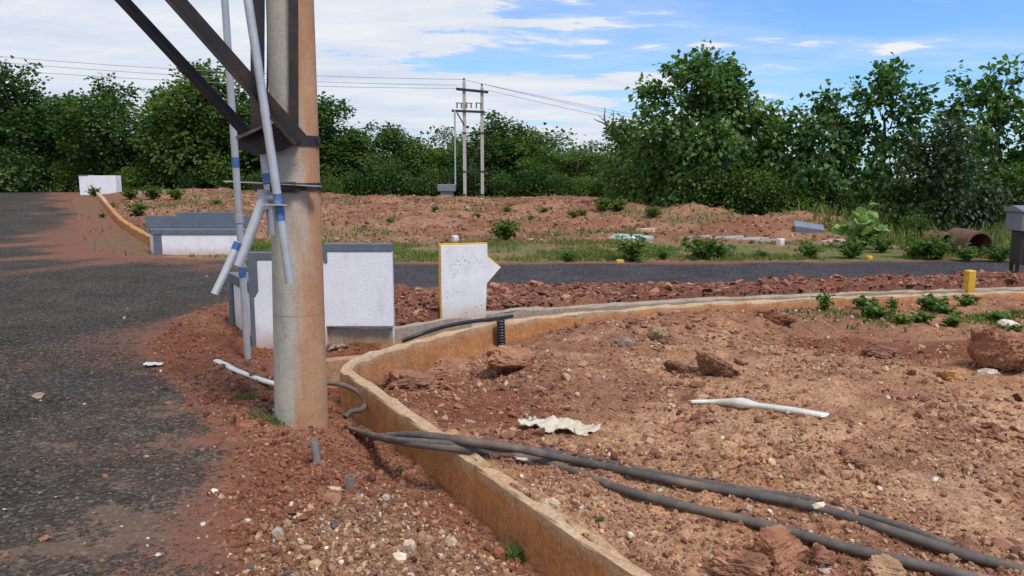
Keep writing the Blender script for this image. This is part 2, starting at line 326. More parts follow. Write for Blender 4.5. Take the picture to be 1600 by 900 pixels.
M = dict(
    earth=m_ground(), asphalt=m_road('asphalt', (.045, .039, .033), (.165, .105, .07)), asphalt_new=m_road('fresh_asphalt', (.040, .039, .043), (.16, .10, .075)),
    stones=m_attr('loose_stones'), rock=m_attr('rock_surface', .92, 18, .012), blade=m_attr('grass_blades', .6, 5, 0.0),
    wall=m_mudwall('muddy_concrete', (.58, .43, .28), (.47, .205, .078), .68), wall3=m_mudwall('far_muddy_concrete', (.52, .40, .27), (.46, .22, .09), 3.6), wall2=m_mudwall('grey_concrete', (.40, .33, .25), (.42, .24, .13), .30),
    pole=m_pole(), stucco=m_stucco(), board=m_board(),
    slate=simple('slate_paint', (.105, .125, .155), .6, .12, 6, .004, .3, dirt=(.25, .2, .17), dirt_amt=.25),
    yellow=simple('yellow_paint', (.62, .36, .03), .65, .18, 14, .008, .5, dirt=(.35, .2, .08), dirt_amt=.5),
    steel=simple('dark_primer_steel', (.022, .018, .019), .55, .35, 9, .003, .3, .0, dirt=(.10, .04, .022), dirt_amt=.6),
    galv=simple('galvanised_pipe', (.43, .44, .45), .45, .14, 7, .002, .2, .3, dirt=(.32, .24, .17), dirt_amt=.4),
    blue=simple('blue_tape', (.03, .10, .28), .5, .3, 20, .002, .2, dirt=(.3, .32, .36), dirt_amt=.7),
    rust=simple('rusty_bolt', (.20, .07, .025), .8, .4, 40),
    cable=simple('dusty_cable_sheath', (.088, .075, .066), .82, .4, 7, .003, .5, dirt=(.26, .17, .115), dirt_amt=.95),
    black=simple('black_plastic', (.014, .014, .016), .45, .3, 20, .002, .2, dirt=(.1, .07, .05), dirt_amt=.3),
    white_pl=simple('dirty_white_plastic', (.60, .60, .55), .5, .14, 10, .003, .3, dirt=(.36, .25, .16), dirt_amt=.6),
    cloth=simple('woven_sack', (.56, .50, .39), .85, .18, 12, .006, .5, dirt=(.42, .30, .19), dirt_amt=.6),
    greypipe=simple('grey_pipe', (.20, .18, .17), .6, .2, 14, .003, .3, dirt=(.28, .15, .09), dirt_amt=.5),
    wood=simple('weathered_wood', (.24, .13, .07), .85, .3, 12, .006, .5, stretch=(6, 6, 1)),
    cabinet=simple('grey_cabinet', (.155, .175, .20), .5, .1, 5, .002, .2, dirt=(.25, .2, .17), dirt_amt=.3),
    cement=simple('cement_pole', (.42, .39, .34), .9, .15, 5, .005, .3, dirt=(.28, .2, .14), dirt_amt=.4),
    culvert=simple('rusty_culvert', (.125, .060, .037), .9, .3, 5, .01, .5, dirt=(.08, .05, .04), dirt_amt=.6),
    slab=simple('broken_slab', (.34, .32, .29), .9, .2, 6, .01, .5, dirt=(.33, .2, .13), dirt_amt=.5),
    sheet=simple('pale_green_sheet', (.30, .38, .36), .7, .2, 4, .01, .5, dirt=(.36, .24, .16), dirt_amt=.7),
    paper=simple('printed_paper', (.60, .62, .70), .7, .1, 20, .003, .3, dirt=(.10, .13, .32), dirt_amt=.9),
    bark=simple('bark', (.10, .075, .055), .9, .35, 10, .02, .6, stretch=(3, 3, .7)),
    wire=simple('aluminium_wire', (.30, .30, .32), .5, .1, 3, 0),
    porcelain=simple('porcelain', (.20, .12, .10), .3, .2, 10, 0),
    forest=m_leaf('forest_leaf', (.023, .054, .015), (.060, .118, .029), (.145, .215, .050), .45),
    scrub=m_leaf('scrub_leaf', (.042, .082, .020), (.095, .165, .034), (.17, .24, .052), .42),
    teak=m_leaf('teak_leaf', (.030, .072, .026), (.076, .152, .044), (.19, .29, .095), .45, .42),
    dim=m_leaf('fine_dark_leaf', (.020, .040, .018), (.042, .070, .028), (.080, .11, .040), .30),
    broad=m_leaf('broad_pale_leaf', (.10, .17, .07), (.18, .28, .11), (.30, .40, .20), .35),
    weed=m_leaf('weed_leaf', (.045, .090, .022), (.095, .165, .036), (.18, .26, .06), .40),
)
# ------------------------------------------------------------------ mesh building
class MB:
    """collects shapes, then links them as ONE mesh object"""
    def __init__(s): s.v = []; s.f = []; s.sm = []
    def add(s, V, Fs, smooth=False):
        k = len(s.v); s.v += [tuple(p) for p in V]; s.f += [tuple(i + k for i in q) for q in Fs]; s.sm += [smooth] * len(Fs); return s
    def prism(s, poly, z0, z1):
        n = len(poly); a = sum(poly[i][0] * poly[(i + 1) % n][1] - poly[(i + 1) % n][0] * poly[i][1] for i in range(n))
        if a < 0: poly = poly[::-1]
        V = [(x, y, z0) for x, y in poly] + [(x, y, z1) for x, y in poly]
        return s.add(V, [tuple(range(n))[::-1], tuple(range(n, 2 * n))] + [(i, (i + 1) % n, n + (i + 1) % n, n + i) for i in range(n)])
    def extrude(s, pts, vec):
        """a flat outline given a thickness along vec"""
        n = len(pts); vec = Vector(vec); P = [Vector(p) for p in pts]
        V = P + [p + vec for p in P]
        return s.add(V, [tuple(range(n))[::-1], tuple(range(n, 2 * n))] + [(i, (i + 1) % n, n + (i + 1) % n, n + i) for i in range(n)])
    def box(s, x0, x1, y0, y1, z0, z1): return s.prism([(x0, y0), (x1, y0), (x1, y1), (x0, y1)], z0, z1)
    def bar(s, p0, p1, w, h, side):
        """box along a line; w across `side`, h across the third axis"""
        p0, p1 = Vector(p0), Vector(p1); d = (p1 - p0).normalized(); a = Vector(side); a = (a - d * a.dot(d)).normalized(); b = d.cross(a)
        o = [a * (-w / 2) + b * (-h / 2), a * (w / 2) + b * (-h / 2), a * (w / 2) + b * (h / 2), a * (-w / 2) + b * (h / 2)]
        return s.add([p0 + q for q in o] + [p1 + q for q in o], [(3, 2, 1, 0), (4, 5, 6, 7)] + [(i, (i + 1) % 4, 4 + (i + 1) % 4, 4 + i) for i in range(4)])
    def angle(s, p0, p1, w, th, side):
        """L-section steel along a line"""
        p0, p1 = Vector(p0), Vector(p1); d = (p1 - p0).normalized(); a = Vector(side); a = (a - d * a.dot(d)).normalized(); b = d.cross(a)
        O = [(0, 0), (w, 0), (w, th), (th, th), (th, w), (0, w)]; n = 6
        V = [p0 + a * x + b * y for x, y in O] + [p1 + a * x + b * y for x, y in O]
        return s.add(V, [tuple(range(n))[::-1], tuple(range(n, 2 * n))] + [(i, (i + 1) % n, n + (i + 1) % n, n + i) for i in range(n)])
    def tube(s, P, r, n=12, cap=True, hollow=0, squash=None):
        P = [Vector(p) for p in P]; m = len(P); rr = r if hasattr(r, '__len__') else [r] * m
        T = [(P[min(i + 1, m - 1)] - P[max(i - 1, 0)]).normalized() for i in range(m)]
        a = T[0].cross(Vector((0, 0, 1)));
        if a.length < .05: a = T[0].cross(Vector((1, 0, 0)))
        a.normalize(); V = []
        for i in range(m):
            a = (a - T[i] * a.dot(T[i])).normalized(); b = T[i].cross(a)
            for k in range(n):
                t = 2 * math.pi * k / n; q = a * math.cos(t) + b * math.sin(t)
                if squash: q = Vector((q.x, q.y, q.z * squash[i]))
                V.append(P[i] + q * rr[i])
        s.add(V, [(i * n + k, i * n + (k + 1) % n, (i + 1) * n + (k + 1) % n, (i + 1) * n + k) for i in range(m - 1) for k in range(n)], True)
        if cap:
            if hollow:
                for e in (0, m - 1):
                    V2 = [];
                    for k in range(n):
                        V2.append(V[e * n + k])
                    for k in range(n): V2.append(P[e] + (V[e * n + k] - P[e]) * (1 - hollow))
                    dp = T[e] * (1 if e == 0 else -1) * rr[e] * 4
                    for k in range(n): V2.append(V2[n + k] + dp)
                    Fs = [(k, (k + 1) % n, n + (k + 1) % n, n + k) for k in range(n)] + [(n + k, n + (k + 1) % n, 2 * n + (k + 1) % n, 2 * n + k) for k in range(n)] + [tuple(range(2 * n, 3 * n))]
                    s.add(V2, Fs)
            else: s.add([V[k] for k in range(n)], [tuple(range(n))[::-1]]); s.add([V[(m - 1) * n + k] for k in range(n)], [tuple(range(n))])
        return s
    def mesh(s, name, m):
        me = bpy.data.meshes.new(name); me.from_pydata(s.v, [], s.f); me.materials.append(M[m] if isinstance(m, str) else m)
        me.polygons.foreach_set('use_smooth', s.sm); me.validate(); me.update(); return me
    def build(s, name, m, parent=None, loc=None, bevel=0):
        o = bpy.data.objects.new(name, s.mesh(name, m)); COL.objects.link(o); o.parent = parent
        if loc is not None:
            L = Vector(loc)
            o.data.transform(Matrix.Translation(-L)); o.location = L if parent is None else L
        if bevel:
            b = o.modifiers.new('bevel', 'BEVEL'); b.width = bevel; b.segments = 2; b.limit_method = 'ANGLE'
        return o

def npmesh(name, V, Fq, mat, attrs=None, smooth=False, colors=None):
    me = bpy.data.meshes.new(name); V = np.ascontiguousarray(V, np.float32); Fq = np.ascontiguousarray(Fq, np.int32); n, k = Fq.shape
    me.vertices.add(len(V)); me.vertices.foreach_set('co', V.ravel())
    me.loops.add(n * k); me.loops.foreach_set('vertex_index', Fq.ravel())
    me.polygons.add(n); me.polygons.foreach_set('loop_start', np.arange(0, n * k, k, dtype=np.int32))
    me.polygons.foreach_set('use_smooth', np.full(n, smooth))
    me.update(calc_edges=True)
    for an, av in (attrs or {}).items():
        a = me.attributes.new(an, 'FLOAT', 'POINT'); a.data.foreach_set('value', np.ascontiguousarray(av, np.float32))
    if colors is not None:
        a = me.attributes.new('col', 'FLOAT_COLOR', 'POINT')
        if colors.shape[1] == 3: colors = np.c_[colors, np.ones(len(colors))]
        a.data.foreach_set('color', np.ascontiguousarray(colors, np.float32).ravel())
    me.materials.append(M[mat] if isinstance(mat, str) else mat); return me
def link(name, me, parent=None, loc=None):
    o = bpy.data.objects.new(name, me); COL.objects.link(o); o.parent = parent
    if loc is not None: o.location = loc
    return o
def tag(o, label, cat, group=None, kind=None):
    if label: o['label'] = label
    if cat: o['category'] = cat
    if group: o['group'] = group
    if kind: o['kind'] = kind
    return o
def empty(name, loc, label, cat, group=None):
    o = bpy.data.objects.new(name, None); COL.objects.link(o); o.location = loc; o.empty_display_size = .2
    return tag(o, label, cat, group)
def copy_tree(o, parent=None):
    c = o.copy(); COL.objects.link(c); c.parent = parent
    for ch in list(o.children): copy_tree(ch, c)
    return c
def shift(o, loc):
    """give a parentless mesh its origin at its base"""
    L = Vector(loc); o.data.transform(Matrix.Translation(-L)); o.location = L; return o

# ------------------------------------------------------------------ ground and roads
thA = np.concatenate([np.linspace(-180, -60, 60)[:-1], np.linspace(-60, -40, 120)[:-1], np.linspace(-40, 40, 1020), np.linspace(40, 60, 120)[1:], np.linspace(60, 180, 60)[1:]])
th = np.radians(thA); th = th[:-1]
rad = np.concatenate([[.02, .5, 1.0], np.exp(np.linspace(math.log(1.5), math.log(24), 760)), np.exp(np.linspace(math.log(24.1), math.log(62), 210)), np.exp(np.linspace(math.log(64), math.log(1500), 40))])
RR, TH = np.meshgrid(rad, th, indexing='ij'); X = RR * np.sin(TH); Y = RR * np.cos(TH)
Z = g(X, Y, True)
nr, nt_ = X.shape
def ground_col(X, Y):
    n1 = fbm(X, Y, 1.1, 4, 50); n2 = fbm(X, Y, .35, 3, 55); n3 = fbm(X, Y, 3.5, 3, 58)
    tan = np.array([.365, .185, .098]); lt = np.array([.45, .255, .142]); red = np.array([.215, .080, .043]); brn = np.array([.27, .126, .075]); dred = np.array([.19, .076, .050])
    def mixc(a, b, f): return a + (b - a) * f[..., None]
    one = np.ones(X.shape + (3,))
    inside = inpoly(X, Y, PLOT)
    c = mixc(one * brn, tan, SS(-.35, .45, n1 + .3 * n2)); c = mixc(c, lt, SS(.25, .8, n3 + .4 * n2) * .8)
    def blob(x, y, sx, sy, an=0):
        ca, sa = math.cos(an), math.sin(an); u = ((X - x) * ca + (Y - y) * sa) / sx; v = ((Y - y) * ca - (X - x) * sa) / sy
        return np.exp(-(u * u + v * v))
    redw = np.clip(blob(-.35, 5.3, .85, .75) + blob(-.8, 6.2, .4, .6) + .9 * blob(3.7, 6.9, 1.1, .45, -.5) + .7 * blob(4.6, 6.1, .8, .5) + .5 * blob(1.6, 8.3, 1.6, .5, .3), 0, 1)
    c = mixc(c, red, SS(.25, .7, redw + .35 * n2))
    sand = np.clip(blob(1.5, 4.6, .9, .4, -.4) + blob(1.9, 3.7, .8, .35, -.5) + .8 * blob(3.0, 4.8, .9, .35, -.4), 0, 1); c = mixc(c, np.array([.46, .27, .155]), SS(.3, .8, sand + .3 * n2) * .8)
    road = inpoly(X, Y, ROAD_MAIN) | inpoly(X, Y, ROAD_SIDE)
    b = (~inside) & (Y < 10.5) & ((X < -1) | (Y < 8)) 
    cb = mixc(one * red, brn, SS(-.3, .6, n1 + .4 * n2)); tanb = np.clip(blob(-.55, 3.25, .55, .55) + .8 * blob(-.3, 2.6, .6, .5), 0, 1); cb = mixc(cb, np.array([.28, .15, .082]), SS(.3, .75, tanb + .3 * n2))
    c = np.where(b[..., None], cb, c)
    d = (~inside) & (Y > 7.6) & (X > -1.6) & (Y < 14.6); c = np.where(d[..., None], mixc(one * dred, brn, SS(0, .7, n1 + .3 * n2)), c)
    f = (Y > 13.6) & ~inside & (X > -12 - (Y - 14) * .6)
    strip = mixc(one * np.array([.27, .155, .09]), np.array([.15, .15, .052]), SS(-.35, .35, n1 + .5 * n3))
    bm = mixc(one * np.array([.235, .105, .060]), np.array([.32, .165, .098]), SS(-.4, .5, n1 + .4 * n3))
    bm = mixc(bm, np.array([.17, .13, .06]), SS(.35, .75, fbm(X, Y, 2.2, 3, 61)) * .8)
    k = SS(18.3, 20.0, Y + 1.0 * n1) ; cf = mixc(strip, bm, k)
    rg = SS(10.5, 13, X + n1) * SS(14.5, 16.5, Y); cf = mixc(cf, np.array([.12, .13, .045]), rg)
    rg2 = SS(44, 47, Y); cf = mixc(cf, np.array([.06, .055, .03]), rg2)
    far = SS(55, 70, RRx(X, Y)); cf = mixc(cf, np.array([.10, .12, .045]), far)
    c = np.where(f[..., None], cf, c)
    lf = (Y > 14) & (X < -7) & ~road & (segdist(X, Y, LEFTDRAIN) < 30) & (X < -7.6 - (Y - 17) * .595)
    c = np.where(lf[..., None], mixc(one * np.array([.22, .098, .062]), np.array([.17, .115, .062]), SS(-.1, .6, n1)), c)
    ch = (~inside) & (segdist(X, Y, RIGHT) < .6) & (segdist(X, Y, OUTER) < .6) & (Y > 6)
    c = np.where(ch[..., None], one * np.array([.20, .12, .07]), c)
    al = np.where(road, .2, np.where(Y > 14, .35, 1.0))
    return np.concatenate([c, al[..., None]], -1)
def RRx(x, y): return np.hypot(x, y)
C = ground_col(X, Y)
idx = np.arange(nr * nt_).reshape(nr, nt_); nxt = np.roll(idx, -1, 1)
Q = np.stack([idx[:-1], idx[1:], nxt[1:], nxt[:-1]], -1).reshape(-1, 4)
me = npmesh('ground', np.c_[X.ravel(), Y.ravel(), Z.ravel()], Q, 'earth', smooth=True, colors=C.reshape(-1, 4))
ground = tag(link('ground', me), None, None, kind='structure')

def road(name, poly, mat, dustf, lift):
    xs, ys = X.ravel(), Y.ravel(); ctr_x = xs[Q].mean(1); ctr_y = ys[Q].mean(1)
    m = inpoly(ctr_x, ctr_y, poly) & (np.hypot(ctr_x, ctr_y) < 70); q = Q[m]; u, inv = np.unique(q, return_inverse=True); q = inv.reshape(-1, 4)
    x, y = xs[u], ys[u]; z = g(x, y) + lift + .004 * fbm(x, y, 2.5, 2, 70)
    o = link(name, npmesh(name, np.c_[x, y, z], q, mat, dict(zip(('dust', 'redd'), dustf(x, y))), True)); return tag(o, None, None, kind='structure')
def blobs(x, y, L):
    r = 0
    for (bx, by, sx, sy, an, a) in L:
        ca, sa = math.cos(an), math.sin(an); u = ((x - bx) * ca + (y - by) * sa) / sx; v = ((y - by) * ca - (x - bx) * sa) / sy; r = r + a * np.exp(-(u * u + v * v))
    return r
def dust_main(x, y):
    d = segdist(x, y, ROAD_MAIN[:12]); e = segdist(x, y, E_FAR)
    r = .20 * SS(.9, 0, d + .3 * fbm(x, y, .8, 4, 81)) + .35 * SS(1.6, 0, e + .6 * fbm(x, y, 2, 4, 82))
    rd = .40 * np.exp(-np.maximum(0, d + .25 * fbm(x, y, .9, 4, 181)) / .20) + .45 * SS(.12, 0, d) + .60 * SS(1.7, 0, e + .8 * fbm(x, y, 2, 4, 182)) + .15 + .12 * SS(1.4, 0, d)
    rd = rd + blobs(x, y, [(-8.2, 13.2, 3.0, .5, 1.15, .45), (-9.3, 15.6, 2.0, .45, .75, .50), (-11.2, 18.6, 2.0, .4, .6, .5), (-2.3, 4.3, .6, .2, .4, .22), (-3.2, 7.3, .4, .5, 0, .30), (-2.6, 5.1, .6, .15, .3, .22), (-1.6, 2.9, .4, .5, .3, .12)]) + .16 * fbm(x, y, 1.3, 4, 183)
    r = r + blobs(x, y, [(-1.9, 3.3, .6, .9, .3, .16), (-3.1, 7.2, .5, .6, 0, .1), (-2.4, 3.0, 1.0, .8, .4, .10)])
    return r + .22 * fbm(x, y, 1.6, 4, 83) + .10 * fbm(x, y, .3, 3, 86) - .16, rd
def dust_side(x, y):
    d = np.minimum(segdist(x, y, E_SN), segdist(x, y, E_SF)); return .3 * SS(.4, 0, d + .15 * fbm(x, y, .7, 3, 84)) + .18 * fbm(x * .35, y * 1.6, 1.0, 4, 85) - .02, .5 * SS(.45, 0, d + .2 * fbm(x, y, .7, 3, 184)) + .26
road('main_road', ROAD_MAIN, 'asphalt', dust_main, .006)
road('side_road', ROAD_SIDE, 'asphalt_new', dust_side, .010)

# ------------------------------------------------------------------ loose stones (nobody could count them)
_t = (1 + 5 ** .5) / 2
ICO_V = np.array([(-1, _t, 0), (1, _t, 0), (-1, -_t, 0), (1, -_t, 0), (0, -1, _t), (0, 1, _t), (0, -1, -_t), (0, 1, -_t), (_t, 0, -1), (_t, 0, 1), (-_t, 0, -1), (-_t, 0, 1)]) / 1.9
ICO_F = np.array([(0, 11, 5), (0, 5, 1), (0, 1, 7), (0, 7, 10), (0, 10, 11), (1, 5, 9), (5, 11, 4), (11, 10, 2), (10, 7, 6), (7, 1, 8), (3, 9, 4), (3, 4, 2), (3, 2, 6), (3, 6, 8), (3, 8, 9), (4, 9, 5), (2, 4, 11), (6, 2, 10), (8, 6, 7), (9, 8, 1)])
def rots(rng, n):
    q = rng.normal(size=(n, 4)); q /= np.linalg.norm(q, axis=1)[:, None]; w, x, y, z = q.T
    return np.stack([1 - 2 * (y * y + z * z), 2 * (x * y - z * w), 2 * (x * z + y * w), 2 * (x * y + z * w), 1 - 2 * (x * x + z * z), 2 * (y * z - x * w), 2 * (x * z - y * w), 2 * (y * z + x * w), 1 - 2 * (x * x + y * y)], -1).reshape(n, 3, 3)
def stones(name, label, xy, size, cols, seed, flat=(.45, .8), sink=.25, tilt=None):
    rng = np.random.default_rng(seed); n = len(xy)
    sc = np.stack([np.ones(n), rng.uniform(.6, 1, n), rng.uniform(flat[0], flat[1], n)], -1) * size[:, None]
    v = ICO_V[None] * (1 + rng.uniform(-.28, .28, (n, 12, 1))) * sc[:, None]
    if tilt is None: Rm = rots(rng, n)
    else:
        a = rng.uniform(0, 6.28, n); b = rng.normal(0, tilt, n); c2 = rng.normal(0, tilt, n)
        z0 = np.zeros(n); o1 = np.ones(n)
        Rz = np.stack([np.cos(a), -np.sin(a), z0, np.sin(a), np.cos(a), z0, z0, z0, o1], -1).reshape(n, 3, 3)
        Rx_ = np.stack([o1, z0, z0, z0, np.cos(b), -np.sin(b), z0, np.sin(b), np.cos(b)], -1).reshape(n, 3, 3)
        Ry_ = np.stack([np.cos(c2), z0, np.sin(c2), z0, o1, z0, -np.sin(c2), z0, np.cos(c2)], -1).reshape(n, 3, 3)
        Rm = Rx_ @ Ry_ @ Rz
    v = np.einsum('nij,nkj->nki', Rm, v)
    z = g(xy[:, 0], xy[:, 1], True); half = -v[:, :, 2].min(1)
    v += np.stack([xy[:, 0], xy[:, 1], z + half - sink * 2 * half], -1)[:, None]
    fc = (ICO_F[None] + 12 * np.arange(n)[:, None, None]).reshape(-1, 3)
    o = link(name, npmesh(name, v.reshape(-1, 3), fc, 'stones', colors=np.repeat(cols, 12, 0)))
    return tag(o, label, None, kind='stuff')
def polar_pts(rng, n, r0, r1, a0, a1):
    r = np.exp(rng.uniform(math.log(r0), math.log(r1), n)); a = np.radians(rng.uniform(a0, a1, n)); return np.c_[r * np.sin(a), r * np.cos(a)]
def pal(rng, n, P, w, j=.18):
    k = rng.choice(len(P), n, p=np.array(w) / sum(w)); return np.clip(np.array(P)[k] * (1 + rng.normal(0, j, (n, 1))), .01, .85)
rng = np.random.default_rng(3)
P = polar_pts(rng, 100000, 2.6, 12.5, -25, 48); m = inpoly(P[:, 0], P[:, 1], PLOT) & (segdist(P[:, 0], P[:, 1], INNER) > .09); P = P[m]
d = fbm(P[:, 0], P[:, 1], .8, 3, 90); keep = rng.random(len(P)) < SS(-.7, .6, d) * .9 + .12; P = P[keep]
sz = np.minimum(np.exp(rng.normal(math.log(.0056), .60, len(P))), .040) * (.75 + .05 * np.hypot(P[:, 0], P[:, 1]))
cl = pal(rng, len(P), [(.28, .13, .075), (.36, .195, .115), (.17, .072, .046), (.46, .30, .185), (.58, .48, .35), (.14, .11, .09)], [38, 33, 16, 9, 2.4, 1.6], .16)
stones('gravel', 'tan and red gravel scattered over the fenced plot of earth', P, sz, cl, 1)
P = polar_pts(rng, 90000, 2.5, 11.5, -40, 12); m = (~inpoly(P[:, 0], P[:, 1], PLOT)) & (~inpoly(P[:, 0], P[:, 1], ROAD_MAIN) | (segdist(P[:, 0], P[:, 1], E_MAIN) < rng.exponential(.10, len(P)))) & (segdist(P[:, 0], P[:, 1], INNER) > .09) & (P[:, 1] < 10.2) & ((P[:, 0] < -1.2) | (P[:, 1] < 6.2)); P = P[m]
sz = np.minimum(np.exp(rng.normal(math.log(.0054), .60, len(P))), .030)
tm = np.clip(1.35 * np.exp(-((P[:, 0] + .5) / .6) ** 2 - ((P[:, 1] - 3.0) / .7) ** 2), 0, .95); red_ = pal(rng, len(P), [(.215, .080, .043), (.27, .118, .066), (.16, .062, .038), (.34, .185, .11)], [45, 28, 20, 7]); wht = pal(rng, len(P), [(.29, .155, .09), (.58, .47, .36), (.40, .26, .15), (.12, .105, .10), (.19, .085, .05)], [44, 6, 26, 2, 22])
cl = np.where((rng.random(len(P)) < tm)[:, None], wht, red_); sz = sz * (1 + .25 * (rng.random(len(P)) < tm * .3))
stones('gravel', 'red crumbled earth and white pebbles along the road verge by the pole', P, sz, cl, 2)
P = polar_pts(rng, 26000, 2.8, 12, -22, 46); m = inpoly(P[:, 0], P[:, 1], PLOT) & (segdist(P[:, 0], P[:, 1], INNER) > .1); P = P[m]
d = fbm(P[:, 0], P[:, 1], 1.1, 3, 91) + .8 * np.exp(-((P[:, 0] - 1.5) / 1.6) ** 2 - ((P[:, 1] - 7.7) / .9) ** 2) + .5 * np.exp(-((P[:, 0] - 1.2) / .7) ** 2 - ((P[:, 1] - 3.0) / .5) ** 2) - .5 * np.exp(-((P[:, 0] - 1.7) / .9) ** 2 - ((P[:, 1] - 4.4) / .5) ** 2)
P = P[rng.random(len(P)) < SS(.15, 1.2, d)]; sz = np.minimum(np.exp(rng.normal(math.log(.017), .5, len(P))), .060)
stones('shards', 'flat brown chips and clods bedded in the earth plot', P, sz, pal(rng, len(P), [(.25, .115, .068), (.33, .175, .10), (.16, .068, .045), (.40, .25, .15)], [40, 26, 26, 8], .15), 12, (.3, .6), .38, .35)
# flat red shards between the drain and the side road
n = 19000; t = rng.random(n); x = -1.6 + t ** 1.15 * 14; y = np.interp(x, [p[0] for p in OUTER], [p[1] for p in OUTER]) + .1 + rng.random(n) ** 1.1 * 1.9
P = np.c_[x, y]; m = ~inpoly(x, y, ROAD_SIDE) | (segdist(x, y, E_SN) < rng.random(n) ** 3 * .45); P = P[m]; sz = np.minimum(np.exp(rng.normal(math.log(.0140), .66, len(P))), .080)
cl = pal(rng, len(P), [(.215, .088, .055), (.27, .12, .075), (.165, .066, .046), (.35, .19, .11)], [40, 30, 22, 8], .2)
stones('rubble', 'flat red stone shards heaped beside the side road', P, sz, cl, 4, (.18, .42), .25, .32)
# clods on the far bank
P = np.c_[rng.uniform(-17, 13, 16000), rng.uniform(18.5, 43, 16000)]; m = ~inpoly(P[:, 0], P[:, 1], ROAD_MAIN) & (P[:, 0] > -8 - (P[:, 1] - 17.5) * .6); P = P[m]
sz = np.minimum(np.exp(rng.normal(math.log(.030), .5, len(P))), .13); cl = pal(rng, len(P), [(.235, .105, .066), (.31, .165, .105), (.17, .07, .048), (.40, .29, .21)], [38, 30, 24, 8])
stones('clods', 'clods of reddish earth over the bank in front of the trees', P, sz, cl, 5)
P = polar_pts(rng, 2600, 2.6, 18, -45, 0); m = inpoly(P[:, 0], P[:, 1], ROAD_MAIN); P = P[m]; dd = segdist(P[:, 0], P[:, 1], ROAD_MAIN[:12]); P = P[rng.random(len(P)) < .10 + .75 * np.exp(-dd / .45)]
sz = np.minimum(np.exp(rng.normal(math.log(.010), .4, len(P))), .028); cl = pal(rng, len(P), [(.25, .10, .065), (.38, .24, .16), (.55, .48, .40), (.10, .09, .085)], [46, 26, 12, 16])
stones('grit', 'grit and small stones lying on the asphalt of the main road', P, sz, cl, 6, sink=.1)

# ------------------------------------------------------------------ grass (stuff)
def blades(name, label, P, h, lvbase, seed, wid=.012, mat='weed', lean=.5):
    rng = np.random.default_rng(seed); n = len(P); z = g(P[:, 0], P[:, 1], True) - .01; a = rng.uniform(0, 6.28, n); w = wid * rng.uniform(.6, 1.4, n)
    ln = rng.uniform(.1, 1, n) * lean * h; b = rng.uniform(0, 6.28, n); base = np.c_[P, z]; s = np.stack([np.cos(a) * w, np.sin(a) * w, 0 * w], -1)
    dv = np.stack([np.cos(b) * ln, np.sin(b) * ln, h], -1); mid = base + dv * np.array([.35, .35, .6])
    v = np.stack([base - s, base + s, mid + s * .8, mid - s * .8, base + dv], 1).reshape(-1, 3); k = 5 * np.arange(n)[:, None]
    f = np.concatenate([np.array([[0, 1, 2]]) + k, np.array([[0, 2, 3]]) + k, np.array([[3, 2, 4]]) + k])
    lv = np.repeat(np.clip(lvbase + rng.normal(0, .2, n), 0, 1), 5)
    return tag(link(name, npmesh(name, v, f, mat, {'lv': lv})), label, None, kind='stuff')
M['drygrass'] = m_leaf('dry_grass_blade', (.065, .105, .022), (.120, .170, .042), (.22, .21, .080), .38, .7)
n = 95000; x = rng.uniform(-6.5, 22, n); y = rng.uniform(14.2, 21.5, n); e = np.interp(x, [-6.4, -3.2, -2.1, 4, 9.6, 15, 24], [15.3, 14.7, 14.4, 14.6, 15.05, 16.3, 19.7])
d = fbm(x, y * 1.4, 1.8, 4, 95) + .35 * SS(1.2, 0, y - e) - .5 * SS(3.5, 5.2, y - e) * (x < 8)
m = (y > e + .05) & (rng.random(n) < SS(-.25, .5, d)); P = np.c_[x, y][m]; hh = rng.uniform(.04, .12, len(P)) * (1 + .5 * SS(10, 12, P[:, 0]))
blades('grass', 'thin mixed grass on the strip beyond the side road', P, hh, .5 + .3 * fbm(P[:, 0], P[:, 1], .9, 2, 96), 7, .011, 'drygrass', .9)
n = 26000; x = rng.uniform(8.5, 40, n); y = rng.uniform(17, 44, n); m = (y > 16 + (x - 10) * .27) & (x > 9 + fbm(x, y, 3, 2, 97) * 2); P = np.c_[x, y][m]
blades('grass', 'tall pale green grass of the field behind the leaning trees', P, rng.uniform(.15, .5, len(P)), np.full(len(P), .6), 8, .022, 'drygrass', .7)
n = 9000; x = rng.uniform(-14, 10, n); y = rng.uniform(20, 43, n); m = (fbm(x, y, 2.2, 3, 61) > .32) & ~inpoly(x, y, ROAD_MAIN) & (x > -8.2 - (y - 17.5) * .6); P = np.c_[x, y][m]
blades('grass', 'patchy weeds and grass on the red bank', P, rng.uniform(.06, .22, len(P)), np.full(len(P), .45), 9, .022, 'drygrass', .9)
n = 1500; x = rng.uniform(-17, -6.5, n); y = rng.uniform(15.5, 30, n); dl = segdist(x, y, LEFTDRAIN); m = ~inpoly(x, y, ROAD_MAIN) & (dl < 1.3) & (fbm(x, y, 1.5, 2, 98) > .05); P = np.c_[x, y][m]
blades('grass', 'sparse grass beside the far drain wall', P, rng.uniform(.04, .14, len(P)), np.full(len(P), .5), 10, .014, 'drygrass', .9)
n = 3500; x = rng.normal(5.2, .95, n); y = rng.normal(8.35, .32, n) + (x - 5.2) * -.02; m = (fbm(x, y, .5, 2, 99) > -.05); P = np.c_[x, y][m]
blades('grass', 'low green ground weeds among the stones below the drain wall', P, rng.uniform(.02, .08, len(P)), np.full(len(P), .5), 11, .010, 'weed', 1.2)
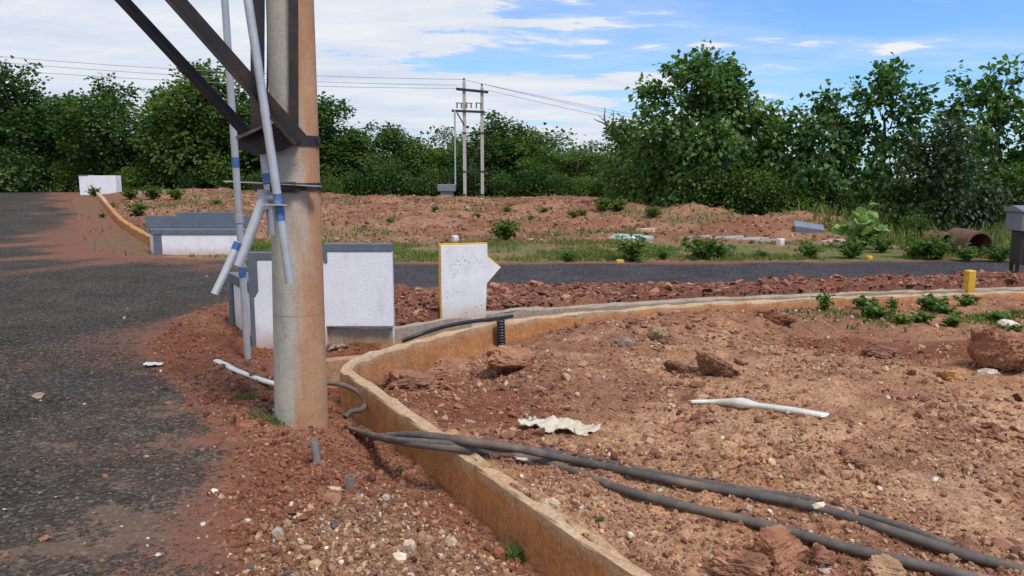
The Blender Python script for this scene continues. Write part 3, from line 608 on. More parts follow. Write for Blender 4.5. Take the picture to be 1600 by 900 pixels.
# ------------------------------------------------------------------ drain walls
def wallmesh(name, label, line, w, ztop, zbot, mat, seed, chips=.018):
    """a low cast wall that follows a line; its top edge is uneven"""
    P = []
    for (ax, ay), (bx, by) in zip(line[:-1], line[1:]):
        L = math.hypot(bx - ax, by - ay); k = max(1, int(L / .10))
        for i in range(k): P.append((ax + (bx - ax) * i / k, ay + (by - ay) * i / k))
    P.append(line[-1]); P = np.array(P); T = np.gradient(P, axis=0); T /= np.linalg.norm(T, axis=1)[:, None]; N = np.c_[-T[:, 1], T[:, 0]]
    s = np.r_[0, np.cumsum(np.hypot(*np.diff(P, axis=0).T))]
    V = []; m = len(P)
    for i in range(m):
        zt = ztop(*P[i]) if callable(ztop) else ztop
        zb = zbot(*P[i]) if callable(zbot) else zbot
        for k, (o, z) in enumerate([(-.5, zb), (-.5, zt - .012), (-.42, zt), (.0, zt), (.42, zt), (.5, zt - .012), (.5, zb)]):
            j = chips * vnoise(np.array([s[i] * 6 + k * 3.7]), np.array([seed + k * 1.9]), seed)[0] if 0 < k < 6 else 0
            q = P[i] + N[i] * (o * w + j * .6); V.append((q[0], q[1], z + j))
    F_ = [(i * 7 + k, i * 7 + k + 1, (i + 1) * 7 + k + 1, (i + 1) * 7 + k) for i in range(m - 1) for k in range(6)] + [tuple(range(7))[::-1], tuple((m - 1) * 7 + k for k in range(7))]
    b = MB(); b.add(V, F_); o = b.build(name, mat); shift(o, (P[0][0], P[0][1], 0)); return tag(o, label, 'drain wall', 'concrete drain walls')
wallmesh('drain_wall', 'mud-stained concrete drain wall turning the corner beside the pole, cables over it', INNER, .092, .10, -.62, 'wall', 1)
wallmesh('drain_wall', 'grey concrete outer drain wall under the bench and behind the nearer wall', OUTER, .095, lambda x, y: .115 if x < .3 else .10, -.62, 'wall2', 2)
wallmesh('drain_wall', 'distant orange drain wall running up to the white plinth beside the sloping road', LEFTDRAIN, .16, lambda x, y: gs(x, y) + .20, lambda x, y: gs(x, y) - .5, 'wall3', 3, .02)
# broken stub of concrete and rags in the drain mouth
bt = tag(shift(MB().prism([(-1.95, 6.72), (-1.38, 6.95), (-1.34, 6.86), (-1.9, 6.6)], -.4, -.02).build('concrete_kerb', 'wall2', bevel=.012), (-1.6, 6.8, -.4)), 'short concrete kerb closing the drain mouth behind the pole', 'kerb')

# ------------------------------------------------------------------ the pole in front
BX, BY = -1.40, 4.97
PB = gs(BX, BY) - .25
pole = empty('utility_pole', (BX, BY, PB), 'tall round concrete pole with rust-brown stain and dark steel brackets, closest pole', 'utility pole')
lx, ly = BX, BY
def pr(z): return .172 - .0118 * (z - .0)
def pax(z): return Vector((BX + .013 * z, BY, z))
def loc(p): return Vector(p) - Vector((BX, BY, PB))
b = MB(); zs = [PB] + [PB + .1 + i * .35 for i in range(24)]
b.tube([loc(pax(z)) for z in zs], [pr(z) for z in zs], 48); b.build('shaft', 'pole', pole)
def ring(b, z, h, th, n=40):
    c = pax(z); r = pr(z); V = []; 
    for k in range(n):
        t = 2 * math.pi * k / n; ca, sa = math.cos(t), math.sin(t)
        for rr, dz in ((r + .002, -h / 2), (r + th, -h / 2), (r + th, h / 2), (r + .002, h / 2)): V.append(loc((c.x + rr * ca, c.y + rr * sa, z + dz)))
    b.add(V, [(k * 4 + j, ((k + 1) % n) * 4 + j, ((k + 1) % n) * 4 + (j + 1) % 4, k * 4 + (j + 1) % 4) for k in range(n) for j in range(4)])
def fr(px, py, Y): return loc(ptY(px, py, Y))
zu = ptY(480, 219, 4.8).z; zl = ptY(480, 292, 4.8).z
for z, h in ((zu, .062), (zl, .046)):
    b = MB(); ring(b, z, h, .009); o = b.build('clamp_band', 'steel', pole)
    bo = MB(); c = pax(z); q = loc((c.x + pr(z) + .008, c.y - .01, z)); bo.bar(q - Vector((.004, .02, 0)), q + Vector((.008, -.02, 0)), .03, h * .8, (0, 0, 1)); bo.build('clamp_lug', 'steel', o)
# upright steel angle strapped to the front face and the darker channel standing at its side
Yf = 4.97 - .165
MB().angle(fr(452, 226, Yf - .012), fr(450, -260, Yf - .012) , .055, .008, (1, 0, 0)).build('steel_angle', 'steel', pole)
MB().bar(fr(402, 206, 5.0), fr(404, -300, 5.0), .072, .05, (1, 0, 0)).build('steel_channel', 'steel', pole)
# diagonal struts rising to the left
a0, a1 = fr(380, 216, 4.84), fr(57, -130, 4.65); MB().angle(a0, a1, .075, .009, (1, 0, -1)).build('strut', 'steel', pole)
a0, a1 = fr(463, 226, 4.74), fr(112, -170, 4.55); o = MB().angle(a0, a1, .085, .01, (0, -1, 0)); o.angle(a0 + Vector((-.01, .02, .012)), a1 + Vector((-.01, .02, .012)), .07, .009, (-.2, -.3, 1)); o.build('strut', 'steel', pole)
# gusset plate and its folded flange
Yg = 4.76
gp = [fr(x, y, Yg) for x, y in ((462, 192), (440, 190), (408, 197), (372, 213), (374, 232), (402, 242), (440, 236), (462, 224))]
gus = MB().extrude(gp, (0, .012, 0)).build('gusset_plate', 'steel', pole)
MB().extrude([fr(368, 213, Yg - .004), fr(410, 196, Yg - .004), fr(410, 199, Yg - .09), fr(370, 217, Yg - .09)], (0, 0, -.008)).build('flange', 'steel', gus)
for px, py in ((436, 206), (441, 216), (432, 198), (455, 205), (457, 220)):
    q = fr(px, py, Yg); bb = MB(); bb.tube([q + Vector((0, .004, 0)), q + Vector((0, -.014, 0))], .010, 6); bb.build('bolt', 'rust', gus)
# flat strips of the lower bracket reaching out to the pipes
st = MB(); st.bar(fr(352, 283, 4.84), fr(500, 291, 4.80), .06, .006, (0, 1, 0)); st.build('flat_strip', 'galv', pole)
st = MB(); st.bar(fr(402, 288, 4.72), fr(462, 285, 4.75), .05, .006, (0, 1, 0)); st.bar(fr(398, 294, 4.79), fr(468, 296, 4.795), .04, .008, (0, 0, 1)); st.build('flat_strip', 'steel', pole)
cb = MB(); cb.tube([fr(417, y, 4.97) + Vector((.006 * math.sin(y * .02), 0, 0)) for y in range(-260, 175, 20)], .006, 6); cb.build('thin_cable', 'black', pole)

# ------------------------------------------------------------------ galvanised pipes round the pole
G = 'galvanised pipes round the pole'
def pipe(label, p0, p1, r, bands=(), name='conduit_pipe', extra=None, hollow=.15):
    p0, p1 = Vector(p0), Vector(p1); root = None
    n = 8; bow = Vector((.004, 0, 0))
    b = MB(); b.tube([(p0.lerp(p1, i / n) - p0) + bow * math.sin(math.pi * i / n) for i in range(n + 1)], r, 20, True, hollow)
    o = b.build(name, 'galv', None); o.location = p0; tag(o, label, 'pipe', G)
    for (t0, t1) in bands:
        q = MB(); c0, c1 = p0.lerp(p1, t0) - p0 + bow * math.sin(math.pi * t0), p0.lerp(p1, t1) - p0 + bow * math.sin(math.pi * t1); q.tube([c0, c1], r * 1.035, 20); q.build('blue_band', 'blue', o)
    for t in (extra or []):
        q = MB(); c = p0.lerp(p1, t) - p0 + bow * math.sin(math.pi * t); dd = (p1 - p0).normalized() * .035; q.tube([c - dd, c + dd], r * 1.28, 16); q.build('coupling', 'galv', o)
    return o
foot = ptY(386, 531, 7.05); foot.z = gs(foot.x, foot.y) - .05
top = ptY(347, -60, 6.95)
zfr = lambda y: (ptY(370, y, 7).z - foot.z) / (top.z - foot.z)
pipe('long upright galvanised pipe standing on the earth in front of the stepped bench', foot, top, .031, [(zfr(262), zfr(246)), (zfr(434), zfr(418))], extra=[zfr(342)])
p0, p1 = ptY(453, 443, 4.62), ptY(378, -60, 4.66); f2 = lambda y: (ptY(430, y, 4.64).z - p0.z) / (p1.z - p0.z)
pl = pipe('long leaning galvanised pipe with scuffed blue band, crossing the front of the pole', p0, p1, .026, [(f2(345), f2(303))])
q = MB(); d_ = (p1 - p0).normalized(); c = p0 + (p1 - p0) * f2(319) - p0; q.bar(c + Vector((-.09, -.03, 0)), c + Vector((.06, -.03, -.004)), .05, .006, (0, 1, 0)); q.build('clip', 'galv', pl)
p0, p1 = ptY(424, 367, 4.80), ptY(411, 238, 4.80); pipe('short upright galvanised pipe hanging under the gusset plate', p0, p1, .022, [(.62, .75)])
p0, p1 = ptY(371, 416, 4.66), ptY(412, 309, 4.78); ps = pipe('thick grey sloping pipe hung from the tee below the lower clamp', p0, p1, .031)
q = MB(); c = Vector(p1 - p0); q.tube([c + Vector((0, 0, -.07)), c + Vector((0, 0, .05))], .036, 16); q.tube([c + Vector((-.03, 0, 0)), c + Vector((.07, 0, .0))], .028, 14); q.build('tee_joint', 'galv', ps)
p0, p1 = ptY(335, 460, 4.55), ptY(372, 378, 4.68); pipe('short sloping galvanised pipe with blue top resting against the upright', p0, p1, .023, [(.84, .985)])
p0, p1 = ptY(393, -80, 4.95), ptY(389, 60, 4.95); 

# ------------------------------------------------------------------ benches at the corner
def bench_near():
    r = empty('roadside_bench', (-2.0, 7.42, .0), 'white stucco bench with stepped grey-edged back seen from behind, beside the pole', 'bench', 'stucco benches at the junction')
    off = Vector((-2.0, 7.42, 0))
    def P(b, n, m, par=r, bev=.006):
        b.v = [(x - off.x, y - off.y, z) for x, y, z in b.v]; return b.build(n, m, par, bevel=bev)
    Y0, Y1 = 7.42, 7.51; XL, XS, XR = -2.545, -1.815, -1.16
    # backrest: low wing and tall panel
    b = MB(); b.extrude([(XL, Y0, -.3), (XS, Y0, -.3), (XS, Y0, .15), (XR, Y0 , .15), (XR, Y0, .955), (XS, Y0, .955), (XS, Y0, .870), (XL, Y0, .870)], (0, Y1 - Y0, 0)); bk = P(b, 'backrest', 'stucco')
    # slate edging on the back, 5 mm proud
    e = MB(); y = Y0 - .006
    e.extrude([(XL - .006, y, .876), (XL - .006, y, .44), (XL + .05, y, .44), (XL + .085, y, .50), (XL + .085, y, .80), (XS, y, .80), (XS, y, .876)], (0, Y1 - Y0 + .016, 0))
    e.extrude([(XS - .002, y - .002, .962), (XS - .002, y - .002, .775), (XS + .035, y - .002, .775), (XS + .035, y - .002, .885), (XR + .004, y - .002, .885), (XR + .004, y - .002, .962)], (0, Y1 - Y0 + .02, 0))
    e.extrude([(XL - .006, y - .001, .442), (XL - .006, y - .001, -.3), (XL + .04, y - .001, -.3), (XL + .04, y - .001, .442)], (0, .05, 0))
    P(e, 'edging', 'slate', bk)
    sx = -.60
    YF = 8.45; poly = [(XL + .012, Y1 + .002), (XR, Y1 + .002), (XR + sx * (YF - Y1), YF), (XL + .012 + sx * (YF - Y1), YF)]
    b = MB(); b.prism(poly, -.3, .45); P(b, 'base', 'stucco')
    poly2 = [(XL - .02, Y1 + .003), (XR + .0, Y1 + .003), (XR + sx * (YF - Y1), YF + .02), (XL - .02 + sx * (YF - Y1) - .01, YF + .02)]
    b = MB(); b.prism(poly2, .452, .56); P(b, 'seat', 'slate')
    b = MB(); x4, y4 = poly[3]; b.prism([(x4 - .008, y4 - .10), (x4 + .05, y4 - .1), (x4 + .05, y4 + .008), (x4 - .008, y4 + .008)], -.3, .448); P(b, 'corner_strip', 'slate')
bench_near()
def bench_far():
    o0 = hit(300, 399); r = empty('roadside_bench', (-6.5, 15.95, 0), 'white stucco bench with grey seat and grey back facing us across the junction', 'bench', 'stucco benches at the junction')
    off = Vector((-6.5, 15.95, 0))
    def P(b, n, m, par=r): b.v = [(x - off.x, y - off.y, z) for x, y, z in b.v]; return b.build(n, m, par, bevel=.008)
    YF, YB = 15.93, 16.45; XL, XR = -7.40, -5.52; sx = -.60
    poly = [(XL, YF), (XR, YF), (XR + sx * (YB - YF), YB), (XL + sx * (YB - YF), YB)]
    P(MB().prism(poly, -.3, .415), 'base', 'stucco')
    P(MB().prism([(XL - .03, YF - .02), (XR + .03, YF - .02), (XR + sx * (YB - YF) + .03, YB + .02), (XL + sx * (YB - YF) - .03, YB + .02)], .417, .525), 'seat', 'slate')
    P(MB().prism([(XL - .006, YF - .006), (XL + .175, YF - .006), (XL + .175, YF + .04), (XL - .006, YF + .04)], -.3, .415), 'corner_strip', 'slate')
    xl = XL + sx * (YB - YF)
    b = MB(); b.extrude([(xl - .03, YB - .08, .527), (xl + 2.2, YB - .08, .527), (xl + 2.2, YB - .08, .78), (xl + 2.0, YB - .08, .78), (xl + 2.0, YB - .08, .855), (xl + .62, YB - .08, .855), (xl + .62, YB - .08, .78), (xl - .03, YB - .08, .78)], (0, .09, 0)); P(b, 'backrest', 'slate')
bench_far()

# arrow board
ab = empty('arrow_board', (-.76, 8.08, .10), 'white painted slab with yellow edge and an arrow point on its right side', 'sign board')
ab.rotation_euler.z = R(17); w, h = .515, .80
body = [(0, 0, -.12), (w - .02, 0, -.12), (w, 0, .36), (w + .165, 0, .53), (w + .01, 0, .665), (w + .01, 0, h), (0.0, 0, h)]
MB().extrude([(x, .014, z) for x, y, z in body], (0, .062, 0)).build('slab', 'yellow', ab, bevel=.004)
fac = [(.014, 0, -.115), (w - .022, 0, -.115), (w - .002, 0, .362), (w + .15, 0, .53), (w + .006, 0, .648), (w + .006, 0, h - .016), (.014, 0, h - .016)]
MB().extrude(fac, (0, .0135, 0)).build('face', 'board', ab, bevel=.003)
# white plinth at the end of the road
c0 = Vector((-21.1, 40.0, gs(-21.1, 40)))
pl = empty('white_plinth', c0, 'white rendered block at the top of the road in front of the trees', 'plinth')
MB().box(-.93, .93, -.3, .3, -.4, .93).build('block', 'stucco', pl, bevel=.02); MB().box(-.96, -.45, -.32, .32, .93, .965).build('cap', 'slate', pl)
c0 = hit(1541, 457); c0 = Vector((6.15, 10.30, .03)); ym = tag(MB().box(-.058, .058, -.05, .05, -.2, .33).build('marker_post', 'yellow', None, bevel=.014), 'square yellow painted stone post by the drain at the right', 'marker post', 'yellow boundary markers'); ym.location = c0; ym.rotation_euler = (R(2), R(-2), R(12))
for px, py, lab in ((1357, 405, 'small yellow stone at the far kerb of the side road, under the big-leaved plant'), (968, 411, 'little yellow stone at the far kerb beside the red heaps')):
    c = hit(px, py); s_ = tag(MB().prism([(-.075, -.06), (.075, -.06), (.08, .05), (-.06, .06)], -.08, .07).build('marker_stone', 'yellow', None, bevel=.03), lab, 'marker stone', 'yellow boundary markers'); s_.location = c; s_.rotation_euler.z = rnd.random() * 2
for px, py, lab in ((711, 379, 'small white boundary stone behind the arrow board'), (991, 381, 'small white boundary stone left of the pale sheet'), (1219, 384, 'small white boundary stone below the rubble strip by the dark trees')):
    c = hit(px, py); s_ = tag(MB().prism([(-.075, -.07), (.075, -.07), (.07, .07), (-.07, .075)], -.08, .17).build('boundary_stone', 'board', None, bevel=.02), lab, 'boundary stone', 'white boundary stones'); s_.location = c; s_.rotation_euler.z = rnd.random()

# meter cabinet at the right edge
Yc = 12.1; c = ptY(1583, 436, Yc); c.z = gs(c.x, c.y)
kb = empty('feeder_cabinet', c, 'grey steel feeder cabinet on a narrow stand at the right edge', 'cabinet')
z0 = ptY(1583, 360, Yc).z - c.z; z1 = ptY(1583, 331, Yc).z - c.z; zb = ptY(1583, 413, Yc).z - c.z
MB().box(-.06, .50, -.18, .22, z0, z1).build('box', 'cabinet', kb, bevel=.008)
MB().extrude([(-.09, -.21, z1 + .002), (-.09, .25, z1 + .002), (-.09, .25, z1 + .06), (-.09, .02, z1 + .10), (-.09, -.21, z1 + .03)], (.62, 0, 0)).build('lid', 'cabinet', kb, bevel=.004)
MB().box(-.02, .44, -.192, -.181, z0 + .03, z1 - .03).build('door', 'cabinet', kb, bevel=.004)
q = MB(); q.box(.03, .055, -.21, -.194, z0 + .14, z0 + .20); q.build('latch', 'galv', kb)
MB().box(.0, .44, -.10, .14, zb, z0 - .002).build('column', 'steel', kb, bevel=.004); 
for x in (.0, .40): MB().box(x, x + .04, -.06, -.02, -.15, zb - .001).build('leg', 'steel', kb)
for x in (.0, .40): MB().box(x, x + .04, .09, .13, -.15, zb - .001).build('leg', 'steel', kb)
q = MB(); q.tube([(.14, -.13, z0 - .0), (.13, -.16, z0 - .2), (.17, -.17, z0 - .45), (.2, -.16, -.05)], .028, 10); q.build('cable', 'cable', kb)

# ------------------------------------------------------------------ twin-pole structure and its wires
D = 43.0
c = Vector((ptY(739, 314, D).x, D, 0)); c.z = gs(c.x, c.y); Z0 = c.z
hp = empty('twin_pole', c, 'distant twin concrete pole structure with steel crossarms in front of the trees', 'power pole')
def w(px, py): q = ptY(px, py, D); return Vector((q.x - c.x, 0, q.z - c.z))
for px, py in ((725, 128), (753, 137)):
    t = w(px, py); b = MB(); b.bar((t.x, 0, -.3), (t.x, 0, t.z), .17, .2, (1, 0, 0)); o = b.build('pole', 'cement', hp)
    for yy in (208, 268, 304): q = w(px, yy); k = MB(); k.box(q.x - .11, q.x + .11, -.125, .125, q.z - .04, q.z + .04); k.build('clamp_band', 'steel', o)
    k = MB(); k.tube([t, t + Vector((0, 0, .16))], .03, 8); k.tube([t + Vector((0, 0, .1)), t + Vector((0, 0, .2))], .06, 8); k.build('insulator', 'porcelain', o)
for (xa, ya, xb, yb, ht) in ((713, 139, 763, 144, .11), (706, 173, 757, 175, .10)):
    b = MB(); b.bar(w(xa, ya) + Vector((0, -.16, 0)), w(xb, yb) + Vector((0, -.16, 0)), ht, .08, (0, 0, 1)); b.bar(w(xa, ya) + Vector((0, .16, 0)), w(xb, yb) + Vector((0, .16, 0)), ht, .08, (0, 0, 1)); b.build('crossarm', 'steel', hp)
for px in (718, 733, 748):
    q = w(px, 171); f_ = MB()
    for dx in (-.12, .12): f_.tube([q + Vector((dx, -.16, .05)), q + Vector((dx, -.16, .32))], .04, 8)
    f_.bar(q + Vector((-.18, -.16, .34)), q + Vector((.2, -.16, .30)), .05, .05, (0, 0, 1)); f_.build('fuse', 'porcelain', hp)
b = MB(); b.bar(w(714, 176) + Vector((0, -.12, 0)), w(725, 195) + Vector((0, -.12, 0)), .07, .05, (0, 0, 1)); b.bar(w(752, 212), w(734, 266), .05, .04, (0, 0, 1)); b.bar(w(725, 208), w(753, 208), .05, .04, (0, 0, 1)); b.bar(w(725, 268), w(753, 270), .06, .05, (0, 0, 1)); b.build('brace', 'steel', hp)
for (xa, xb) in ((763, 144),): pass
b = MB(); b.tube([w(711, 172) + Vector((0, -.2, 0)), w(712, 290) + Vector((0, -.25, 0))], .045, 8); b.build('cable_duct', 'galv', hp)
c2 = Vector((ptY(699, 312, 42.4).x, 42.4, 0)); c2.z = gs(c2.x, c2.y)
cbx = empty('switch_cabinet', c2, 'small grey switch cabinet beside the distant twin pole', 'cabinet')
zt = ptY(699, 288, 42.4).z - c2.z
MB().box(-.34, .34, -.3, .3, 0.02, zt - .38).build('body', 'cabinet', cbx, bevel=.02); MB().box(-.50, .46, -.4, .4, zt - .378, zt).build('hood', 'cabinet', cbx, bevel=.03); MB().box(-.4, .4, -.34, .34, -.3, .018).build('base', 'slab', cbx)
W = 'overhead wires of the twin pole'
def wire(label, a, b_, sag):
    P = [a.lerp(b_, i / 24) - Vector((0, 0, sag * 4 * (i / 24) * (1 - i / 24))) for i in range(25)]
    o = MB().tube(P, .013, 5).build('power_line', 'wire'); tag(shift(o, P[0]), label, 'wire', W)
for k, (x, y, xl, yl, lab) in enumerate(((725, 124, -60, 83, 'topmost'), (716, 133, -60, 92, 'middle'), (714, 138, -60, 104, 'lowest'))):
    wire(lab + ' of the three wires reaching the twin pole from the left', ptY(x, y, D), ptY(xl, yl, 41), .25)
for k, (x, y, xl, yl, lab) in enumerate(((727, 125, 1300, 221, 'topmost'), (753, 131, 1300, 230, 'middle'), (763, 141, 1300, 238, 'lowest'))):
    wire(lab + ' of the three wires running from the twin pole down to the right', ptY(x, y, D), ptY(xl, yl, 70), .45)

# far posts seen between the trees
for px, yb, yt, Yp, lab in ((1281, 340, 284, 40, 'slim pale concrete post glimpsed between trees'), (1583, 372, 262, 27, 'tall pale concrete post behind the feeder cabinet')):
    q = ptY(px, yb, Yp); q.z = gs(q.x, q.y); t = ptY(px, yt, Yp).z - q.z; o = MB().prism([(-.08, -.07), (.08, -.07), (.08, .07), (-.08, .07)], -.3, t).build('concrete_post', 'cement', None, bevel=.01); o.location = q; tag(o, lab, 'post')

# rusty culvert pipes
def culvert(px, py, Y, L, rad, rot, lab):
    q = hit(px, py); n = 28; V = []; Fs = []
    for i, x in enumerate((-L / 2, L / 2)):
        for rr in (rad, rad * .86):
            for k in range(n): t = 2 * math.pi * k / n; V.append((x, rr * math.cos(t), rad * .86 + rr * math.sin(t)))
    for k in range(n):
        k2 = (k + 1) % n; Fs += [(k, k2, 2 * n + k2, 2 * n + k), (n + k, 3 * n + k, 3 * n + k2, n + k2), (k, n + k, n + k2, k2), (2 * n + k, 2 * n + k2, 3 * n + k2, 3 * n + k)]
    Fs.append(tuple(range(n, 2 * n)))  # end disc added to block light, so the mouth stays dark
    o = MB().add(V, Fs, False).build('culvert_pipe', 'culvert'); o.location = q; o.rotation_euler = (0, R(2), rot); tag(o, lab, 'pipe', 'culvert pipes')
culvert(1510, 400, 0, .75, .29, R(-86), 'rust-brown culvert pipe with dark open mouth beside the road')
culvert(1466, 396, 0, .45, .25, R(-70), 'half hidden culvert pipe length left of the open-mouthed one')
# light blue trough-like block, slabs and sheets beyond the road
q = hit(1263, 364); b = MB(); b.extrude([(-.34, -.22, 0), (.30, -.22, 0), (.36, -.22, .22), (-.40, -.22, .24)], (0, .5, 0)); o = b.build('concrete_block', simple('pale_blue_paint', (.17, .20, .25), .7, .2, 5), None, bevel=.02); o.location = q + Vector((0, 0, -.02)); o.rotation_euler = (R(12), R(6), R(-15)); tag(o, 'pale blue block tilted on the red heap under the trees', 'block')
def slab(px, py, L, W_, th, rz, mat, lab, cat, name, seed, tilt=(0, 0)):
    r_ = np.random.default_rng(seed); q = hit(px, py); n = 18
    pts = [(L / 2 * math.cos(t) * (1 + .25 * r_.uniform(-1, 1)), W_ / 2 * math.sin(t) * (1 + .3 * r_.uniform(-1, 1))) for t in np.linspace(0, 6.28, n, endpoint=False)]
    o = MB().prism(pts, -.04, th).build(name, mat, None, bevel=.01); o.location = q; o.rotation_euler = (R(tilt[0]), R(tilt[1]), rz); tag(o, lab, cat)
slab(985, 372, 1.15, .9, .05, .1, 'sheet', 'pale green sheet lying flat at the foot of the red bank', 'sheet', 'sheet', 1, (4, 0))
slab(1010, 362, .5, .3, .09, .3, simple('cream_stone', (.50, .36, .22), .8, .2), 'cream stone slab above the pale green sheet', 'stone', 'stone_slab', 2)
for i, (px, py, L, W_, lab) in enumerate(((1090, 370, .8, .5, 'leftmost grey slab of the rubble strip before the dark trees'), (1128, 372, 1.0, .5, 'second grey slab from the left in the rubble strip before the dark trees'), (1170, 374, .9, .45, 'third grey slab in the rubble strip before the dark trees'), (1205, 376, .9, .4, 'rightmost grey slab of the rubble strip before the dark trees'), (1305, 377, .8, .35, 'long grey slab lying right of the pale blue block'))):
    slab(px, py, L, W_, .028, .1 * i - .2, 'slab', lab, 'slab', 'concrete_slab', 20 + i, (rnd.uniform(-4, 6), rnd.uniform(-4, 4)))
# ------------------------------------------------------------------ cables
def spline(P, k=10):
    P = [Vector(p) for p in P]; out = []
    for i in range(len(P) - 1):
        p0, p1, p2, p3 = P[max(i - 1, 0)], P[i], P[i + 1], P[min(i + 2, len(P) - 1)]
        for j in range(k):
            t = j / k; out.append(.5 * ((2 * p1) + (p2 - p0) * t + (2 * p0 - 5 * p1 + 4 * p2 - p3) * t * t + (3 * p1 - p0 - 3 * p2 + p3) * t ** 3))
    return out + [P[-1]]
def cable(label, pts, r, mat='cable', group='black cables over the drain wall', name='power_cable'):
    """pts: (px, py, height above ground) or (px, py, None, z)"""
    Q_ = []
    for p in pts:
        if p[0] == 't': Q_.append(pt(*p[1:]))
        elif len(p) == 4: Q_.append(ptz(p[0], p[1], p[3]))
        else: q = hit(p[0], p[1], p[2]); Q_.append(q)
    L = spline(Q_); o = MB().tube(L, r, 14).build(name, mat); return tag(shift(o, L[0]), label, 'cable', group)
CR = .0225
cable('upper dusty black cable arching over the wall and away to the lower right', [(580, 684, None, -.13), (612, 681, None, .05), (655, 680, None, .17), (720, 688, None, .18), (800, 699, None, .15), (880, 716, .05), (960, 732, .05), (1085, 758, .045), (1250, 787, .045), (1400, 832, .045), (1500, 864, .04), (1620, 897, .03), (1760, 940, .0)], CR)
cable('lower dusty black cable lying across the gravel to the bottom right corner', [(560, 675, None, -.15), (592, 683, None, -.02), (640, 692, None, .135), (715, 701, None, .135), (790, 709, .03), (850, 722, .02), (905, 740, .02), (960, 761, .04), (1050, 786, .045), (1200, 822, .045), (1350, 863, .045), (1500, 897, .04), (1640, 930, .0)], CR)
cable('thinner cable twisted between the two dusty black ones over the wall', [(545, 668, None, -.14), (575, 678, None, -.06), (610, 686, None, .10), (660, 690, None, .165), (720, 694, None, .155), (800, 699, None, .10), (870, 707, .02), (960, 724, .02), (1080, 750, .03), (1180, 767, .03), (1290, 786, .03), (1390, 817, .03), (1470, 845, .02), (1560, 876, .0)], .017)
cable('loop of cable curling out of the drain beside the pole', [('t', 505, 598, 5.78), ('t', 522, 599, 5.76), ('t', 540, 603, 5.72), ('t', 560, 613, 5.66), ('t', 571, 629, 5.56), ('t', 565, 640, 5.47), ('t', 549, 643, 5.43), ('t', 539, 652, 5.38)], .019)
cable('short black cable lying along the drain behind the nearer wall', [(628, 533, None, .05), (660, 521, None, .11), (700, 509, None, .135), (740, 502, None, .14), (775, 498, None, .13), (800, 494, None, .08)], .020, 'black', None)
# ribbed black duct stub
q = hit(784, 545); q.z -= .04; top_ = ptY(783, 499, q.y).z - q.z; b = MB(); n = int(top_ / .006); b.tube([(0, 0, i * .006) for i in range(n + 1)], [.042 + .005 * math.sin(i * 1.3) for i in range(n + 1)], 18, True, .2)
o = b.build('ribbed_duct', 'black'); o.location = q; o.rotation_euler = (0, R(-2), 0); tag(o, 'ribbed black plastic duct standing against the drain wall', 'duct')
def stub(px, py, pt_, r, lab, mat='greypipe', lean=(0, 0), name='pipe_stub', hollow=.25):
    q = hit(px, py); h_ = ptY(px, pt_, q.y).z - q.z; b = MB(); b.tube([(0, 0, -.1), (0, 0, h_ * .5), (0, 0, h_)], r, 14, True, hollow); o = b.build(name, mat); o.location = q; o.rotation_euler = (R(lean[0]), R(lean[1]), 0); tag(o, lab, 'stub')
stub(498, 736, 689, .022, 'taller grey pipe stub sticking out of the red verge', lean=(-4, -8))
stub(546, 770, 744, .024, 'shorter grey pipe stub next to the gravel heap', lean=(2, 4))
stub(394, 600, 580, .022, 'small wooden peg beside the broken white conduit', 'wood', (0, 3), 'wooden_peg', 0)

# ------------------------------------------------------------------ litter
def flatpipe(label, pts, radii, sq, mat='white_pl', name='plastic_sleeve'):
    P = [hit(*p) for p in pts]; P = spline(P, 6); m = len(P); tt = np.linspace(0, len(radii) - 1, m)
    o = MB().tube(P, list(np.interp(tt, range(len(radii)), radii)), 16, True, .2, list(np.interp(tt, range(len(sq)), sq))).build(name, mat); return tag(shift(o, P[0]), label, 'litter')
flatpipe('long kinked white plastic sleeve lying on the gravel', [(1080, 628, .03), (1115, 628, .03), (1160, 630, .045), (1185, 634, .035), (1240, 642, .035), (1285, 649, .03), (1306, 649, .03)], [.014, .020, .050, .026, .027, .030, .028], [1, .9, .75, .8, .9, .7, .3])
flatpipe('broken white conduit lying on the red verge left of the pole', [(338, 563, .075), (352, 570, .06), (368, 578, .065), (392, 588, .06), (415, 596, .06), (440, 603, .06)], [.03, .034, .028, .026, .026, .026], [.35, .5, .5, .7, .8, .8])
